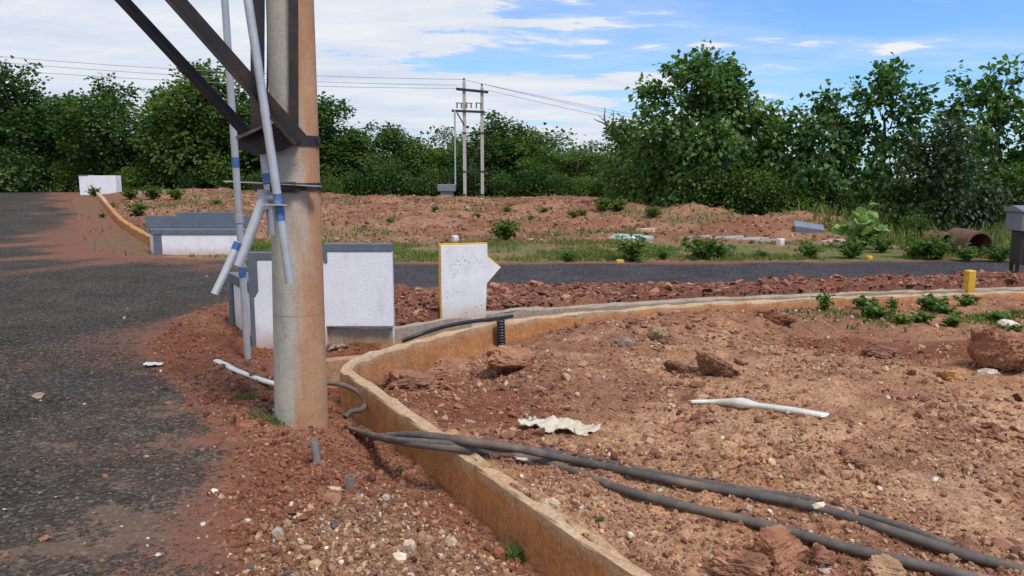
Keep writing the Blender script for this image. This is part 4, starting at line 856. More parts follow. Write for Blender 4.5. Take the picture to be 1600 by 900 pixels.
def sheet(label, cx, cy, L, W_, rz, seed, mat, name, crumple=.03, cat='litter', n=(44, 22)):
    r_ = np.random.default_rng(seed); c = hit(cx, cy); nx, ny = n; u, v = np.meshgrid(np.linspace(-1, 1, nx), np.linspace(-1, 1, ny), indexing='ij')
    ex = 1 + .22 * fbm(v * 3 + seed, v * 0 + 1, 1, 3, 120); ey = 1 + .35 * fbm(u * 3 + seed, u * 0 + 5, 1, 3, 121)
    x = u * L / 2 * ex + .06 * L * fbm(u * 2, v * 2 + seed, 1, 2, 122); y = v * W_ / 2 * ey * (1 - .25 * u) + .06 * L * fbm(u * 2, v * 2 + seed, 1, 2, 123)
    ca, sa = math.cos(rz), math.sin(rz); X_ = c.x + x * ca - y * sa; Y_ = c.y + x * sa + y * ca
    z = g(X_, Y_) + .022 + crumple * np.abs(fbm(x * 1 + seed, y * 2.2, .10, 3, 124)) + crumple * .8 * (1 - np.abs(v)) * (.5 + .5 * fbm(x, y, .2, 2, 125)) + .010 * np.abs(vnoise(x / .025, y / .06, 126))
    id_ = np.arange(nx * ny).reshape(nx, ny); q = np.stack([id_[:-1, :-1], id_[1:, :-1], id_[1:, 1:], id_[:-1, 1:]], -1).reshape(-1, 4)
    o = link(name, npmesh(name, np.c_[X_.ravel() - c.x, Y_.ravel() - c.y, z.ravel() - c.z], q, mat, smooth=True)); o.location = c; md = o.modifiers.new('thick', 'SOLIDIFY'); md.thickness = .003
    return tag(o, label, cat)
sheet('crumpled cream woven sack flattened on the gravel by the cables', 873, 674, .50, .21, R(-15), 3, 'cloth', 'woven_sack', .04, 'sack')
sheet('torn blue and white packet on the earth in the drain corner', 691, 556, .20, .07, R(-4), 5, 'paper', 'plastic_packet', .015, n=(20, 10))
sheet('shredded pale plastic spread on the asphalt at the road edge', 240, 574, .15, .08, R(10), 7, 'white_pl', 'plastic_scrap', .012, n=(22, 12))
sheet('little white paper scrap beneath the cables on the wall', 815, 725, .07, .05, R(5), 9, 'cloth', 'paper_scrap', .012, n=(10, 8))
sheet('cream husk lying by the grass tuft near the pole', 437, 650, .09, .04, R(-5), 11, 'cloth', 'paper_scrap', .012, n=(10, 8))
sheet('dirty grey rag caught on the kerb in the drain mouth', 528, 549, .16, .08, R(20), 13, 'greypipe', 'rag', .02, n=(24, 14)).location.z += .02
def bottle(px, py, L, r, rz, lab):
    q = hit(px, py, r * .6); b = MB(); b.tube([(-L / 2, 0, 0), (-L * .48, 0, 0), (L * .1, 0, 0), (L * .25, 0, 0), (L * .38, 0, 0), (L / 2, 0, 0)], [r * .7, r, r, r * .8, r * .42, r * .42], 14); o = b.build('bottle', 'white_pl'); o.location = q; o.rotation_euler = (0, R(6), rz); tag(o, lab, 'bottle')
bottle(601, 586, .085, .020, R(50), 'small white bottle lying by the inner corner of the drain wall')
bottle(1116, 874, .085, .018, R(75), 'small pale plastic bottle stood among the rocks at the lower edge')

# ------------------------------------------------------------------ individual rocks
def icos(sub):
    V = [Vector(v).normalized() for v in ICO_V]; Fs = [tuple(f) for f in ICO_F]
    for _ in range(sub):
        cache = {}; N = []
        def mid(a, b):
            k = (min(a, b), max(a, b))
            if k not in cache: V.append(((V[a] + V[b]) / 2).normalized()); cache[k] = len(V) - 1
            return cache[k]
        for a, b, c in Fs:
            x, y, z = mid(a, b), mid(b, c), mid(c, a); N += [(a, x, z), (b, y, x), (c, z, y), (x, y, z)]
        Fs = N
    return np.array(V), np.array(Fs)
IV, IF = icos(4); IV5, IF5 = icos(5)
def rock(px, py, wpx, aspect, depth, col, lab, seed, sink=.25, rz=0, group=None, rough=.05, cuts=9, dust=None):
    """angular stone: a ball cut by planes, roughened; wpx = width seen in the photo"""
    r_ = np.random.default_rng(seed); q = hit(px, py); w_ = wpx / F * q.y * 1.42
    IVx, IFx = (IV5, IF5) if wpx > 30 else (IV, IF); V = IVx.copy()
    for k in range(cuts):
        nrm = r_.normal(size=3); nrm /= np.linalg.norm(nrm); d_ = r_.uniform(.45, .82); ex = V @ nrm - d_; V = V - np.where(ex > 0, ex * .93, 0)[:, None] * nrm
    for sc, am in ((2.0, .6), (4.5, .6), (10, .45), (22, .25), (45, .14)):
        V = V * (1 + rough * am * (vnoise(V[:, 0] * sc + seed, V[:, 1] * sc + V[:, 2] * sc * .7, 130) + vnoise(V[:, 2] * sc, V[:, 1] * sc + seed, 131)))[:, None]
    V *= np.array([1, depth, aspect]) * w_ / 2; ca, sa = math.cos(rz), math.sin(rz); V = np.c_[V[:, 0] * ca - V[:, 2] * sa * .0, V[:, 1], V[:, 2]]
    lo, hi = V[:, 2].min(), V[:, 2].max(); V[:, 2] += -lo - sink * (hi - lo)
    col = np.array(col); t = (V[:, 2] - V[:, 2].min()) / (hi - lo + 1e-6); n_ = fbm(V[:, 0] + seed, V[:, 1] + V[:, 2], w_ * .35, 4, 133)
    cc = col * (1 + .30 * n_)[:, None]; dc = np.array(dust or (.33, .17, .10)); f = SS(.35, .75, n_ * .6 + .45) [:, None] * .45; cc = cc * (1 - f) + dc * f
    o = link('rock', npmesh('rock', V, IFx, 'rock', colors=cc)); o.location = q; o.rotation_euler = (r_.uniform(-.15, .15), rz, r_.uniform(-.4, .4)); return tag(o, lab, 'rock', group)
G = 'rocks on the earth plot'
RK = [
 (1557, 578, 72, .84, .85, (.24, .105, .065), 'biggest red-brown boulder at the right edge of the plot', 1, .10, 0),
 (800, 580, 66, .52, 1.1, (.34, .16, .085), 'orange flat-topped rock in front of the ribbed duct', 2, .22, .18),
 (652, 613, 72, .55, .9, (.20, .085, .05), 'dark red broken rock behind the near drain wall corner', 3, .2, 0),
 (700, 585, 60, .45, .9, (.30, .15, .085), 'low earth-caked rock between the red rock and the duct', 33, .3, 0),
 (634, 553, 26, .6, .9, (.36, .20, .12), 'small tan rock beside the torn packet', 4, .3, 0),
 (1025, 530, 34, .62, .9, (.33, .24, .15), 'pale split rock on the crest of the mound', 5, .25, .35),
 (1050, 537, 32, .6, .9, (.25, .13, .08), 'brown rock touching the pale split rock on the crest', 6, .3, .25),
 (976, 540, 26, .65, .9, (.24, .18, .15), 'grey rounded rock left of the pale split rock', 7, .25, 0),
 (1112, 585, 66, .42, .8, (.21, .105, .065), 'long dark slab of rock tipped on the right of the mound', 8, .2, .5),
 (1062, 582, 40, .45, .8, (.23, .115, .07), 'dark crumbling rock left of the long dark slab', 9, .3, .35),
 (1213, 506, 40, .45, .9, (.20, .07, .045), 'dark red rock near the drain wall by the weeds', 10, .2, .2),
 (1372, 557, 40, .5, .9, (.19, .09, .065), 'dark brown wedge rock below the weed patch', 11, .25, .2),
 (1482, 598, 36, .5, .8, (.55, .30, .12), 'yellow-orange stone on the right slope below the boulder', 12, .2, .2),
 (1551, 673, 27, .52, .8, (.15, .045, .03), 'dark maroon stone alone on the smooth slope at right', 13, .2, .2),
 (1578, 513, 27, .55, .8, (.66, .60, .52), 'bright white rock above the biggest boulder', 14, .2, .1),
 (1545, 585, 24, .4, .8, (.62, .55, .48), 'white flake of stone at the foot of the biggest boulder', 15, .2, 0),
 (1352, 732, 80, .30, .5, (.27, .14, .085), 'long broken crust of earth in the middle of the right slope', 16, .3, .22),
 (1463, 755, 15, .8, .9, (.70, .64, .56), 'round white pebble right of the broken crust', 17, .2, 0),
 (1427, 757, 12, .8, .9, (.60, .50, .40), 'tiny cream pebble touching the broken crust', 18, .2, 0),
 (1208, 884, 74, .85, .9, (.30, .13, .07), 'rust-brown pyramid rock under the lower cable', 19, .2, -.2),
 (1155, 902, 76, .62, .8, (.26, .125, .075), 'flat brown rock at the bottom edge beside the pale bottle', 20, .2, .12),
 (1273, 880, 36, .85, .9, (.20, .085, .055), 'dark block of rock right of the rust-brown pyramid rock', 21, .2, 0),
 (1384, 908, 46, .7, .9, (.42, .26, .15), 'tan rock between the lower cable and the bottom edge', 22, .2, .1),
 (1292, 898, 20, .6, .9, (.50, .38, .34), 'pinkish pebble below the dark block of rock', 23, .2, 0),
 (1190, 905, 22, .5, .9, (.58, .50, .50), 'pale lilac stone at the bottom edge under the pyramid rock', 24, .2, 0),
 (708, 682, 22, .6, .9, (.50, .30, .15), 'orange-cream stone on the earth just above the cables', 25, .2, 0),
 (868, 795, 34, .4, .8, (.56, .42, .28), 'cream mortar lump on top of the near wall', 26, .35, .3),
 (640, 862, 24, .85, .9, (.66, .55, .40), 'large cream pebble in the gravel heap at the bottom', 27, .2, 0),
 (512, 790, 28, .85, .7, (.27, .13, .085), 'red-brown upright stone by the pipe stubs', 28, .2, .3),
 (524, 770, 20, .5, .8, (.56, .42, .27), 'cream flat stone leaning on the red-brown upright stone', 29, .2, 0),
 (500, 892, 20, .8, .9, (.085, .075, .068), 'dark grey stone at the foot of the gravel heap', 30, .2, 0),
 (521, 822, 12, 1.1, .9, (.12, .11, .10), 'small slate-grey stone in the gravel heap', 31, .2, .3),
 (705, 855, 22, .7, .9, (.52, .36, .27), 'pink-cream stone beside the foot of the near wall', 32, .2, 0),
 (62, 622, 15, .45, .9, (.36, .25, .17), 'tan stone on the asphalt at the far left', 34, .1, 0),
 (68, 845, 13, .6, .9, (.42, .16, .09), 'orange-red stone on the asphalt in the lower left', 35, .1, 0),
 (317, 822, 8, .7, .9, (.66, .62, .58), 'white pebble on the asphalt near the gravel heap', 36, .1, 0),
 (264, 632, 14, .45, .9, (.24, .10, .065), 'red-brown flake at the broken road edge', 37, .1, 0),
]
for (px, py, wp, asp, dep, col, lab, sd, sk, rz) in RK: rock(px, py, wp, asp, dep, col, lab, sd, sk, rz, G if px > 560 else 'stones by the road edge', .13 if wp > 30 else .06)

# ------------------------------------------------------------------ foliage
def leaves(P, Dr, L, lv, rng, fold=.25, wide=.42, up=None):
    """one folded leaf (two triangles pairs) per point; Dr = pointing direction"""
    n = len(P); Dr = Dr / np.linalg.norm(Dr, axis=1)[:, None]; u = rng.normal(size=(n, 3)) * .55 + np.array([0, 0, 1.0])
    s = np.cross(Dr, u); s /= np.linalg.norm(s, axis=1)[:, None] + 1e-9; nn = np.cross(s, Dr)
    L = L[:, None]; a = P + Dr * L * .5 + s * L * wide + nn * L * fold * .5; b = P + Dr * L * .5 - s * L * wide + nn * L * fold * .5; t = P + Dr * L - nn * L * .12
    m = P + Dr * L * .48
    if L.mean() > .2:
        s1, n1_ = s * L * wide, nn * L * fold * .5; a1 = P + Dr * L * .26 + s1 * .82 + n1_ * .8; a2 = P + Dr * L * .66 + s1 * .86 + n1_ * .6; b1 = P + Dr * L * .26 - s1 * .82 + n1_ * .8; b2 = P + Dr * L * .66 - s1 * .86 + n1_ * .6
        V = np.stack([P, a1, a2, t, b2, b1, m], 1).reshape(-1, 3); k = 7 * np.arange(n)[:, None]
        return V, np.concatenate([np.array([[i, (i + 1) % 6, 6]]) + k for i in range(6)]), np.repeat(lv, 7)
    V = np.stack([P, a, t, b, m], 1).reshape(-1, 3); k = 5 * np.arange(n)[:, None]
    Fc = np.concatenate([np.array([[0, 1, 4]]) + k, np.array([[1, 2, 4]]) + k, np.array([[2, 3, 4]]) + k, np.array([[3, 0, 4]]) + k])
    return V, Fc, np.repeat(lv, 5)
def crown_mesh(name, blobs_, ncl, nleaf, L, seed, mat, droop=.35, csize=.35, lump=.3, updir=.15):
    rng = np.random.default_rng(seed); B = np.array(blobs_); wts = (B[:, 3] * B[:, 4] + B[:, 3] * B[:, 5]); k = rng.choice(len(B), ncl, p=wts / wts.sum())
    d = rng.normal(size=(ncl, 3)); d[:, 2] += updir; d /= np.linalg.norm(d, axis=1)[:, None]
    rad_ = 1 - .55 * rng.random(ncl) ** 2.2; rad_ *= 1 + lump * vnoise(d[:, 0] * 2.2 + k * 3.1, d[:, 1] * 2.2 + d[:, 2] * 2.9, 140)
    C_ = B[k, :3] + d * B[k, 3:6] * rad_[:, None]
    ins = np.zeros(ncl)
    for b in B: ins = np.maximum(ins, (np.linalg.norm((C_ - b[:3]) / b[3:6], axis=1) < .62).astype(float))
    C_ = C_[(ins < .5) | (rng.random(ncl) < .25)]; 
    d = C_ - B[:, :3].mean(0); d /= np.linalg.norm(d, axis=1)[:, None] + 1e-9
    m = len(C_); clv = np.clip(.48 + .24 * rng.normal(size=m), .05, .95)
    n = m * nleaf; ci = np.repeat(np.arange(m), nleaf)
    off = rng.normal(size=(n, 3)) * csize * .5; P = C_[ci] + off
    Dr = d[ci] * .7 + rng.normal(size=(n, 3)) * .6 + off / csize * .5; Dr[:, 2] -= droop
    V, Fc, lv = leaves(P, Dr, L * rng.uniform(.65, 1.25, n), np.clip(clv[ci] + rng.normal(0, .12, n), 0, 1), rng)
    return npmesh(name, V, Fc, mat, {'lv': lv})
def limb(b, p0, p1, r0, r1, rng, n=7, wob=.06):
    p0, p1 = Vector(p0), Vector(p1); L = (p1 - p0).length; P = [p0.lerp(p1, i / n) + (Vector(rng.normal(size=3)) * wob * L if 0 < i < n else Vector((0, 0, 0))) for i in range(n + 1)]
    b.tube(P, [r0 + (r1 - r0) * i / n for i in range(n + 1)], 8); return P
def tree_proto(name, H, Wd, seed, mat, L, ncl, nleaf, style):
    rng = np.random.default_rng(seed); B = []; tb = MB()
    if style == 'dense':
        for i in range(17):
            f = (i + .5) / 17; h_ = H * (.10 + .84 * f); env = (1.0 if f < .5 else max(.22, 1 - ((f - .5) / .5) ** 1.8 * .8)) * (.8 + .35 * rng.random()); a = rng.uniform(0, 6.28); rr = Wd / 2 * env * rng.uniform(.25, .72)
            br = Wd * .5 * env * rng.uniform(.34, .52); B.append((rr * math.cos(a), rr * math.sin(a) * .8, h_, br, br, br * rng.uniform(.6, .9)))
        limb(tb, (0, 0, -.3), (.1, 0, H * .75), .16, .04, rng)
        for b_ in B[::2]: limb(tb, (0, 0, b_[2] * .45), b_[:3], .06, .02, rng, 5)
    elif style == 'open':      # a few sprays with daylight between them
        for i in range(12):
            f = (i + .5) / 12; h_ = H * (.28 + .68 * f); a = rng.uniform(0, 6.28); rr = Wd / 2 * (1 - .5 * f) * rng.uniform(.3, 1); br = Wd * rng.uniform(.10, .17); B.append((rr * math.cos(a), rr * math.sin(a), h_, br * 1.3, br * 1.3, br * .8))
        limb(tb, (0, 0, -.3), (.1, 0, H * .85), .12, .03, rng)
        for b_ in B: limb(tb, (0, 0, b_[2] * .55), b_[:3], .05, .012, rng, 5)
    elif style == 'bush':
        for i in range(8):
            a = rng.uniform(0, 6.28); rr = Wd / 2 * rng.uniform(.1, .65); br = Wd * rng.uniform(.18, .27); h_ = H * rng.uniform(.2, .72); B.append((rr * math.cos(a), rr * math.sin(a), h_, br, br, br * .85))
        for b_ in B[:5]: limb(tb, (0, 0, -.1), b_[:3], .035, .012, rng, 4)
    return crown_mesh('crown', B, ncl, nleaf, L, seed, mat), tb.mesh('trunk', 'bark')
def place_tree(name, meshes, x, y, s, rz, lab, cat, group, sz=None, dz=0):
    o = empty(name, (x, y, gs(x, y) - .05 + dz), lab, cat, group); o.rotation_euler.z = rz; o.scale = (s, s, sz or s)
    link('crown', meshes[0], o); link('trunk', meshes[1], o); return o
FP = [tree_proto('dense', 6.0, 4.6, 200 + i, 'forest', .17, 1500, 9, 'dense') for i in range(4)]
FS = [tree_proto('dense', 6.0, 4.6, 210 + i, 'scrub', .15, 1500, 9, 'dense') for i in range(2)]
FO = [tree_proto('open', 6.0, 4.0, 220, 'forest', .15, 420, 9, 'open')]
BU = [tree_proto('bush', 2.0, 2.6, 230 + i, ('forest', 'scrub')[i % 2], .14, 420, 9, 'bush') for i in range(3)]
def ztop(py, Y): return ptY(800, py, Y).z
# (px, top y, depth, width px, kind, label)
TR = [
 (-40, 108, 50, 190, 0, 'dark green tree cut off by the left edge above the road'),
 (36, 99, 49, 150, 1, 'tall dark tree at far left with feathery top'),
 (105, 146, 51, 120, 2, 'lower rounded tree right of the feathery-topped one at far left'),
 (168, 119, 49, 130, 3, 'dark tree with pointed top rising above the white plinth'),
 (226, 215, 52, 100, 0, 'low tree filling the gap right of the white plinth'),
 (268, 138, 50, 110, 1, 'left half of the big tree clump behind the steel struts'),
 (312, 97, 48, 150, 2, 'tallest tree behind the steel struts, left of the pole'),
 (385, 132, 49, 150, 3, 'broad tree directly left of the concrete pole'),
 (450, 150, 50, 130, 0, 'tree mostly hidden behind the concrete pole'),
 (515, 152, 48, 130, 1, 'tree whose top shows immediately right of the concrete pole'),
 (568, 196, 49, 115, 4, 'shorter lighter tree second to the right of the concrete pole'),
 (622, 194, 47, 100, 2, 'dark narrow-topped tree midway between pole and twin pole'),
 (668, 232, 50, 110, 5, 'low pale bush-like tree left of the switch cabinet'),
 (715, 222, 50, 100, 3, 'tree directly behind the twin pole on its left'),
 (775, 178, 47, 130, 0, 'dark round-topped tree just right of the twin pole'),
 (826, 203, 48, 90, 5, 'narrow dark tree second to the right of the twin pole'),
 (858, 233, 45, 110, 4, 'light green tree in the middle of the low thicket'),
 (905, 232, 46, 110, 5, 'yellow-green tree in the thicket right of the light green one'),
 (948, 236, 47, 100, 4, 'yellow-green tree beside the vine-covered snag'),
]
kinds = FP + FS
for i, (px, yt, Y_, wp, k, lab) in enumerate(TR):
    x = ptY(px, 300, Y_).x; z0 = gs(x, Y_); H = ztop(yt, Y_) - z0; s = wp * 1.35 / F * Y_ / 4.6
    place_tree('forest_tree', kinds[k], x, Y_, s, i * 1.7, lab, 'tree', 'trees of the wood behind the bank', H / 5.65)
for i, (px, yt, Y_, wp, lab) in enumerate(((340, 104, 47.5, 120, 'airy tree with loose sprays above the struts'), (855, 207, 50, 110, 'thin-branched tree with sparse twigs over the thicket'), (700, 200, 50, 60, 'slender sparse tree just left of the twin pole'), (930, 222, 50, 70, 'sparse twiggy tree left of the vine-covered snag'))):
    x = ptY(px, 300, Y_).x; H = ztop(yt, Y_) - gs(x, Y_); place_tree('forest_tree', FO[0], x, Y_, wp * 1.3 / F * Y_ / 4, i * 2.1, lab, 'tree', 'trees of the wood behind the bank', H / 6.0)
# second row: darker depth behind
wood = []
V_, F_, L_ = [], [], []; base = 0
rw = np.random.default_rng(77); Bk = []
for x in np.arange(-62, 16, 1.9):
    for j in range(4): Bk.append((x + rw.normal(0, .7), 55 + rw.normal(0, 1.2), rw.uniform(.2, 3.6 if x > -22 else 5.0) + j * .2 - .6, 2.0, 1.6, 1.5))
for x in np.arange(16, 90, 3):
    for j in range(2): Bk.append((x + rw.normal(0, 1), 92 + rw.normal(0, 3), rw.uniform(-2, .8), 3.0, 2.2, 1.6))
w_ = link('wood', crown_mesh('wood', Bk, 12000, 5, .30, 78, 'forest', csize=.9)); tag(w_, 'mass of trees deeper in the wood behind the front row', None, kind='stuff')
# understorey shrubs along the wood's foot
k = 0
SH = [(-60, 49), (0, 47.5), (60, 48), (115, 47), (205, 46), (250, 46.5), (300, 45.5), (350, 46), (405, 45.5), (470, 45), (520, 44.5), (560, 45), (605, 44.5), (650, 45), (680, 44), (735, 45), (790, 44.5), (835, 43.5), (870, 42.5), (915, 42.5), (950, 42), (985, 40)]
POS = ['at the far left road end', 'left of the white plinth by the road', 'left of the plinth, second shrub', 'close behind the white plinth', 'right of the white plinth', 'behind the weeds on the bank top', 'under the struts at left', 'behind the upright pipe', 'left of the pole', 'behind the concrete pole', 'immediately right of the pole', 'second right of the pole', 'third right of the pole', 'fourth right of the pole', 'left of the switch cabinet', 'between the twin poles', 'right of the twin pole', 'second right of the twin pole', 'in the thicket centre', 'in the thicket, further right', 'near the snag', 'at the foot of the snag']
for (px, Y_), pos in zip(SH, POS):
    x = ptY(px, 300, Y_).x; place_tree('shrub', BU[k % 3], x, Y_, rnd.uniform(.55, 1.15), k * 1.3, 'dense shrub at the foot of the wood, ' + pos, 'shrub', 'shrubs at the foot of the wood'); k += 1

# ---- teak trees: big drooping leaves in separate sprays
def teak(px, pyb, Y_, sprays, seed, lab, mat='teak', L=.20, fill=1.0, base_r=.10, group='big-leaved trees at the right', leaf_n=13, name='teak_tree', trunk_top=None):
    """sprays: (px, py, r_px) seen in the photo; depth is spread round the trunk"""
    rng = np.random.default_rng(seed); b0 = ptY(px, pyb, Y_); zb = gs(b0.x, Y_); o = empty(name, (b0.x, Y_, zb - .05), lab, 'tree', group)
    B = []; tb = MB(); tp = max(-s[1] for s in sprays); topz = ptY(px, -tp, Y_).z - zb
    tx = ptY(trunk_top if trunk_top else px, 300, Y_).x - b0.x
    tr = limb(tb, (0, 0, -.2), (tx, 0, topz * .86), base_r, .025, rng, 9, .012)
    for (sx, sy, sr) in sprays:
        r = sr * .90 / F * Y_; q = ptY(sx, sy, Y_); dy = rng.uniform(-1, 1) * min(1.3, .45 + r); B.append((q.x - b0.x, dy, q.z - zb, r, r, r * .85))
        t = np.clip((q.z - zb - r * .9) / (topz * .86), .12, .95); s_ = tr[0].lerp(tr[-1], t * .93); limb(tb, s_, (q.x - b0.x, dy, q.z - zb), .028, .010, rng, 5, .04)
    area = sum((b_[3]) ** 2 for b_ in B); ncl = int(72 * area * fill * (.30 / L) ** 1.2) 
    link('crown', crown_mesh('crown', B, ncl, leaf_n, L, seed, mat, droop=.75, csize=.30, lump=.5), o); tb.build('trunk', 'bark', o); return o
teak(1100, 343, 27, [(1105, 92, 17), (1088, 100, 16), (1128, 112, 20), (1068, 118, 18), (1100, 130, 24), (1145, 128, 20), (1048, 112, 12), (1158, 150, 20), (1125, 160, 28), (1085, 165, 26), (1060, 150, 18), (1165, 185, 24), (1028, 150, 20), (1012, 140, 14), (1022, 182, 24), (1140, 200, 32), (1095, 205, 34), (1055, 205, 26), (1175, 225, 28), (1018, 222, 22), (1070, 245, 34), (1120, 245, 36), (1160, 262, 32), (1045, 275, 36), (1095, 290, 40), (1140, 300, 36), (1180, 280, 28), (1060, 310, 36), (1110, 325, 34), (1165, 318, 32), (1030, 300, 26)], 301, 'tallest big-leaved tree standing at the left end of its row', fill=1.25)
teak(1212, 352, 26, [(1208, 178, 14), (1225, 182, 15), (1240, 198, 18), (1212, 205, 20), (1195, 225, 20), (1232, 230, 22), (1210, 258, 26), (1240, 265, 22), (1195, 285, 26), (1225, 298, 28), (1205, 325, 26), (1240, 325, 20)], 302, 'slender big-leaved tree second from the left in its row')
teak(1296, 372, 25, [(1290, 158, 13), (1310, 165, 16), (1275, 178, 16), (1300, 190, 20), (1262, 200, 16), (1325, 195, 18), (1285, 220, 24), (1318, 228, 22), (1255, 232, 18), (1270, 258, 26), (1305, 265, 26), (1250, 270, 18), (1335, 255, 18), (1285, 292, 22), (1320, 298, 18), (1262, 300, 16)], 303, 'big-leaved tree in the middle of its row with light showing through')
teak(1362, 378, 25, [(1392, 112, 14), (1370, 122, 16), (1355, 135, 14), (1410, 108, 10), (1380, 142, 18), (1420, 148, 14), (1436, 152, 12), (1352, 160, 18), (1390, 172, 20), (1425, 172, 16), (1360, 195, 20), (1400, 205, 22), (1372, 228, 22), (1345, 222, 16), (1410, 240, 20), (1360, 262, 22), (1390, 275, 20), (1345, 290, 18), (1405, 300, 16)], 304, 'big-leaved tree with two high leafy tips fourth in its row', trunk_top=1385)
teak(1535, 385, 24, [(1562, 108, 15), (1510, 120, 12), (1545, 125, 16), (1580, 130, 14), (1515, 142, 14), (1555, 150, 20), (1530, 165, 18), (1590, 160, 16), (1500, 168, 14), (1565, 185, 20), (1540, 200, 20), (1512, 205, 16), (1592, 205, 18), (1560, 228, 20), (1528, 240, 20), (1590, 245, 18), (1505, 252, 18), (1555, 272, 20), (1585, 290, 20), (1525, 285, 18)], 305, 'tall big-leaved tree near the right edge behind the culvert pipes', trunk_top=1555)
teak(1625, 385, 24, [(1615, 140, 18), (1640, 160, 24), (1605, 190, 20), (1630, 210, 28), (1650, 250, 30), (1612, 255, 22), (1630, 300, 28)], 306, 'big-leaved tree cut by the right edge above the feeder cabinet')
teak(1468, 384, 21, [(1462, 205, 22), (1440, 225, 22), (1490, 225, 24), (1465, 245, 30), (1425, 255, 22), (1505, 262, 26), (1450, 282, 32), (1490, 292, 34), (1420, 300, 22), (1520, 310, 26), (1455, 325, 32), (1500, 335, 30), (1430, 335, 22), (1535, 345, 20), (1475, 355, 24)], 307, 'dull fine-leaved tree in front of the culvert, between two big-leaved ones', 'dim', .13, 1.5, .07, None, 12, 'small_tree')
teak(1395, 388, 21.5, [(1385, 300, 18), (1410, 312, 16), (1400, 330, 18), (1420, 345, 14), (1380, 335, 14)], 308, 'thin forked sapling right of the big-leaf plant', 'scrub', .13, 1.0, .04, None, 10, 'sapling')
# vine-covered snag
teak(972, 325, 33, [(965, 205, 14), (985, 200, 16), (1000, 215, 20), (975, 225, 18), (990, 250, 26), (975, 275, 28), (1000, 290, 28), (985, 310, 26), (955, 198, 8), (965, 312, 20)], 309, 'dark vine-covered snag with bare twigs left of the tallest big-leaved tree', 'forest', .17, 1.6, .12, None, 10, 'vine_snag')
tw = MB(); rg = np.random.default_rng(5); s0 = ptY(975, 225, 33)
tob = [o for o in COL.objects if o.name.startswith('vine_snag')][0]; off = tob.location
for (ax, ay, bx, by) in ((975, 222, 935, 180), (960, 205, 958, 172), (950, 195, 928, 186), (985, 215, 968, 178), (945, 190, 945, 168), (990, 225, 1000, 185), (968, 212, 940, 205)):
    limb(tw, ptY(ax, ay, 33) - off, ptY(bx, by, 33) - off, .04, .012, rg, 5, .04)
tw.build('bare_twigs', 'bark', tob)

# dark shrubs under the teaks and by the snag
SB = [(1015, 327, 30, 1.25, 'forest'), (1050, 333, 27.5, 1.2, 'forest'), (1085, 340, 26, .85, 'forest'), (1128, 343, 25.5, .8, 'forest'), (1170, 350, 25, .75, 'scrub'), (1205, 352, 24.5, .6, 'forest'), (1250, 356, 24.5, .7, 'scrub'), (1325, 372, 24.5, .5, 'forest'), (1425, 396, 19.5, .35, 'scrub'), (1445, 365, 30, .5, 'scrub'), (1555, 385, 23, .8, 'scrub'), (1590, 388, 22, .9, 'forest'), (1235, 330, 34, 1.0, 'scrub'), (1310, 335, 44, .5, 'scrub'), (1410, 340, 48, .5, 'scrub'), (1500, 345, 46, .5, 'scrub'), (1570, 345, 40, .7, 'scrub'), (1640, 350, 30, 1.1, 'scrub')]
SP = ['at the right foot of the snag', 'left of the tallest big-leaved tree', 'under the tallest big-leaved tree', 'right under the tallest big-leaved tree', 'between first and second big-leaved trees', 'under the second big-leaved tree', 'left of the pale blue block', 'behind the big-leaf plant', 'near the thin sapling by the road', 'behind the thin sapling', 'behind the open culvert mouth', 'left of the feeder cabinet stand', 'in the field behind the second big-leaved tree', 'in the field behind the third big-leaved tree', 'in the field behind the fine-leaved tree', 'in the field beyond the culvert pipes', 'in the field beyond the last trees', 'in the field behind the cabinet']
for i, ((px, py, Y_, s, kk), pos) in enumerate(zip(SB, SP)):
    q = ptY(px, py, Y_); place_tree('shrub', BU[0 if kk == 'forest' else 1], q.x, Y_, s, i * 1.1, 'leafy shrub ' + pos, 'shrub', 'shrubs under the big-leaved trees')

# ---- small weeds and bushes, one mesh of stems and leaves per kind
def weed_proto(seed, L, n, hgt, wid, mat, wide=.40):
    rng = np.random.default_rng(seed); b = MB(); P = []; D_ = []
    for i in range(n):
        a = rng.uniform(0, 6.28); r = wid / 2 * rng.random() ** .6; h = hgt * rng.uniform(.45, 1) * (1 - .4 * r / (wid / 2)); t = Vector((r * math.cos(a), r * math.sin(a), h)); m_ = t * .5 + Vector((0, 0, .1 * hgt)); b.tube([(0, 0, -.03), m_, t], [.006 + .004 * hgt, .004 + .002 * hgt, .002], 5)
        for k in range(9):
            f = rng.uniform(.25, 1); p = Vector((0, 0, 0)).lerp(t, f) if f < .5 else m_.lerp(t, f * 2 - 1); P.append(p); a2 = rng.uniform(0, 6.28); D_.append((math.cos(a2), math.sin(a2), rng.uniform(-.3, .7)))
    n_ = len(P); V, Fc, lv = leaves(np.array(P), np.array(D_), L * rng.uniform(.6, 1.3, n_), np.clip(rng.normal(.5, .22, n_), 0, 1), rng, wide=wide); 
    return npmesh('foliage', V, Fc, mat, {'lv': lv}), b.mesh('stems', 'weed')
WD = [weed_proto(400, .055, 26, .20, .34, 'weed'), weed_proto(401, .11, 26, .62, .95, 'weed'), weed_proto(402, .12, 40, .75, .95, 'scrub'), weed_proto(403, .05, 14, .22, .20, 'scrub', .22)]
BIGLEAF = weed_proto(404, .25, 14, 1.15, 1.15, 'broad', .50)
def weed(px, py, kind, s, lab, group, rz=None):
    q = hit(px, py); o = empty('weed', q, lab, 'weed', group); o.scale = (s,) * 3; o.rotation_euler.z = rnd.random() * 6; me_ = kind if isinstance(kind, tuple) else WD[kind]
    link('foliage', me_[0], o); link('stems', me_[1], o); return o
G1, G2, G3 = 'weeds among the stones of the plot', 'bushes on the strip beyond the side road', 'bushes on the red bank'
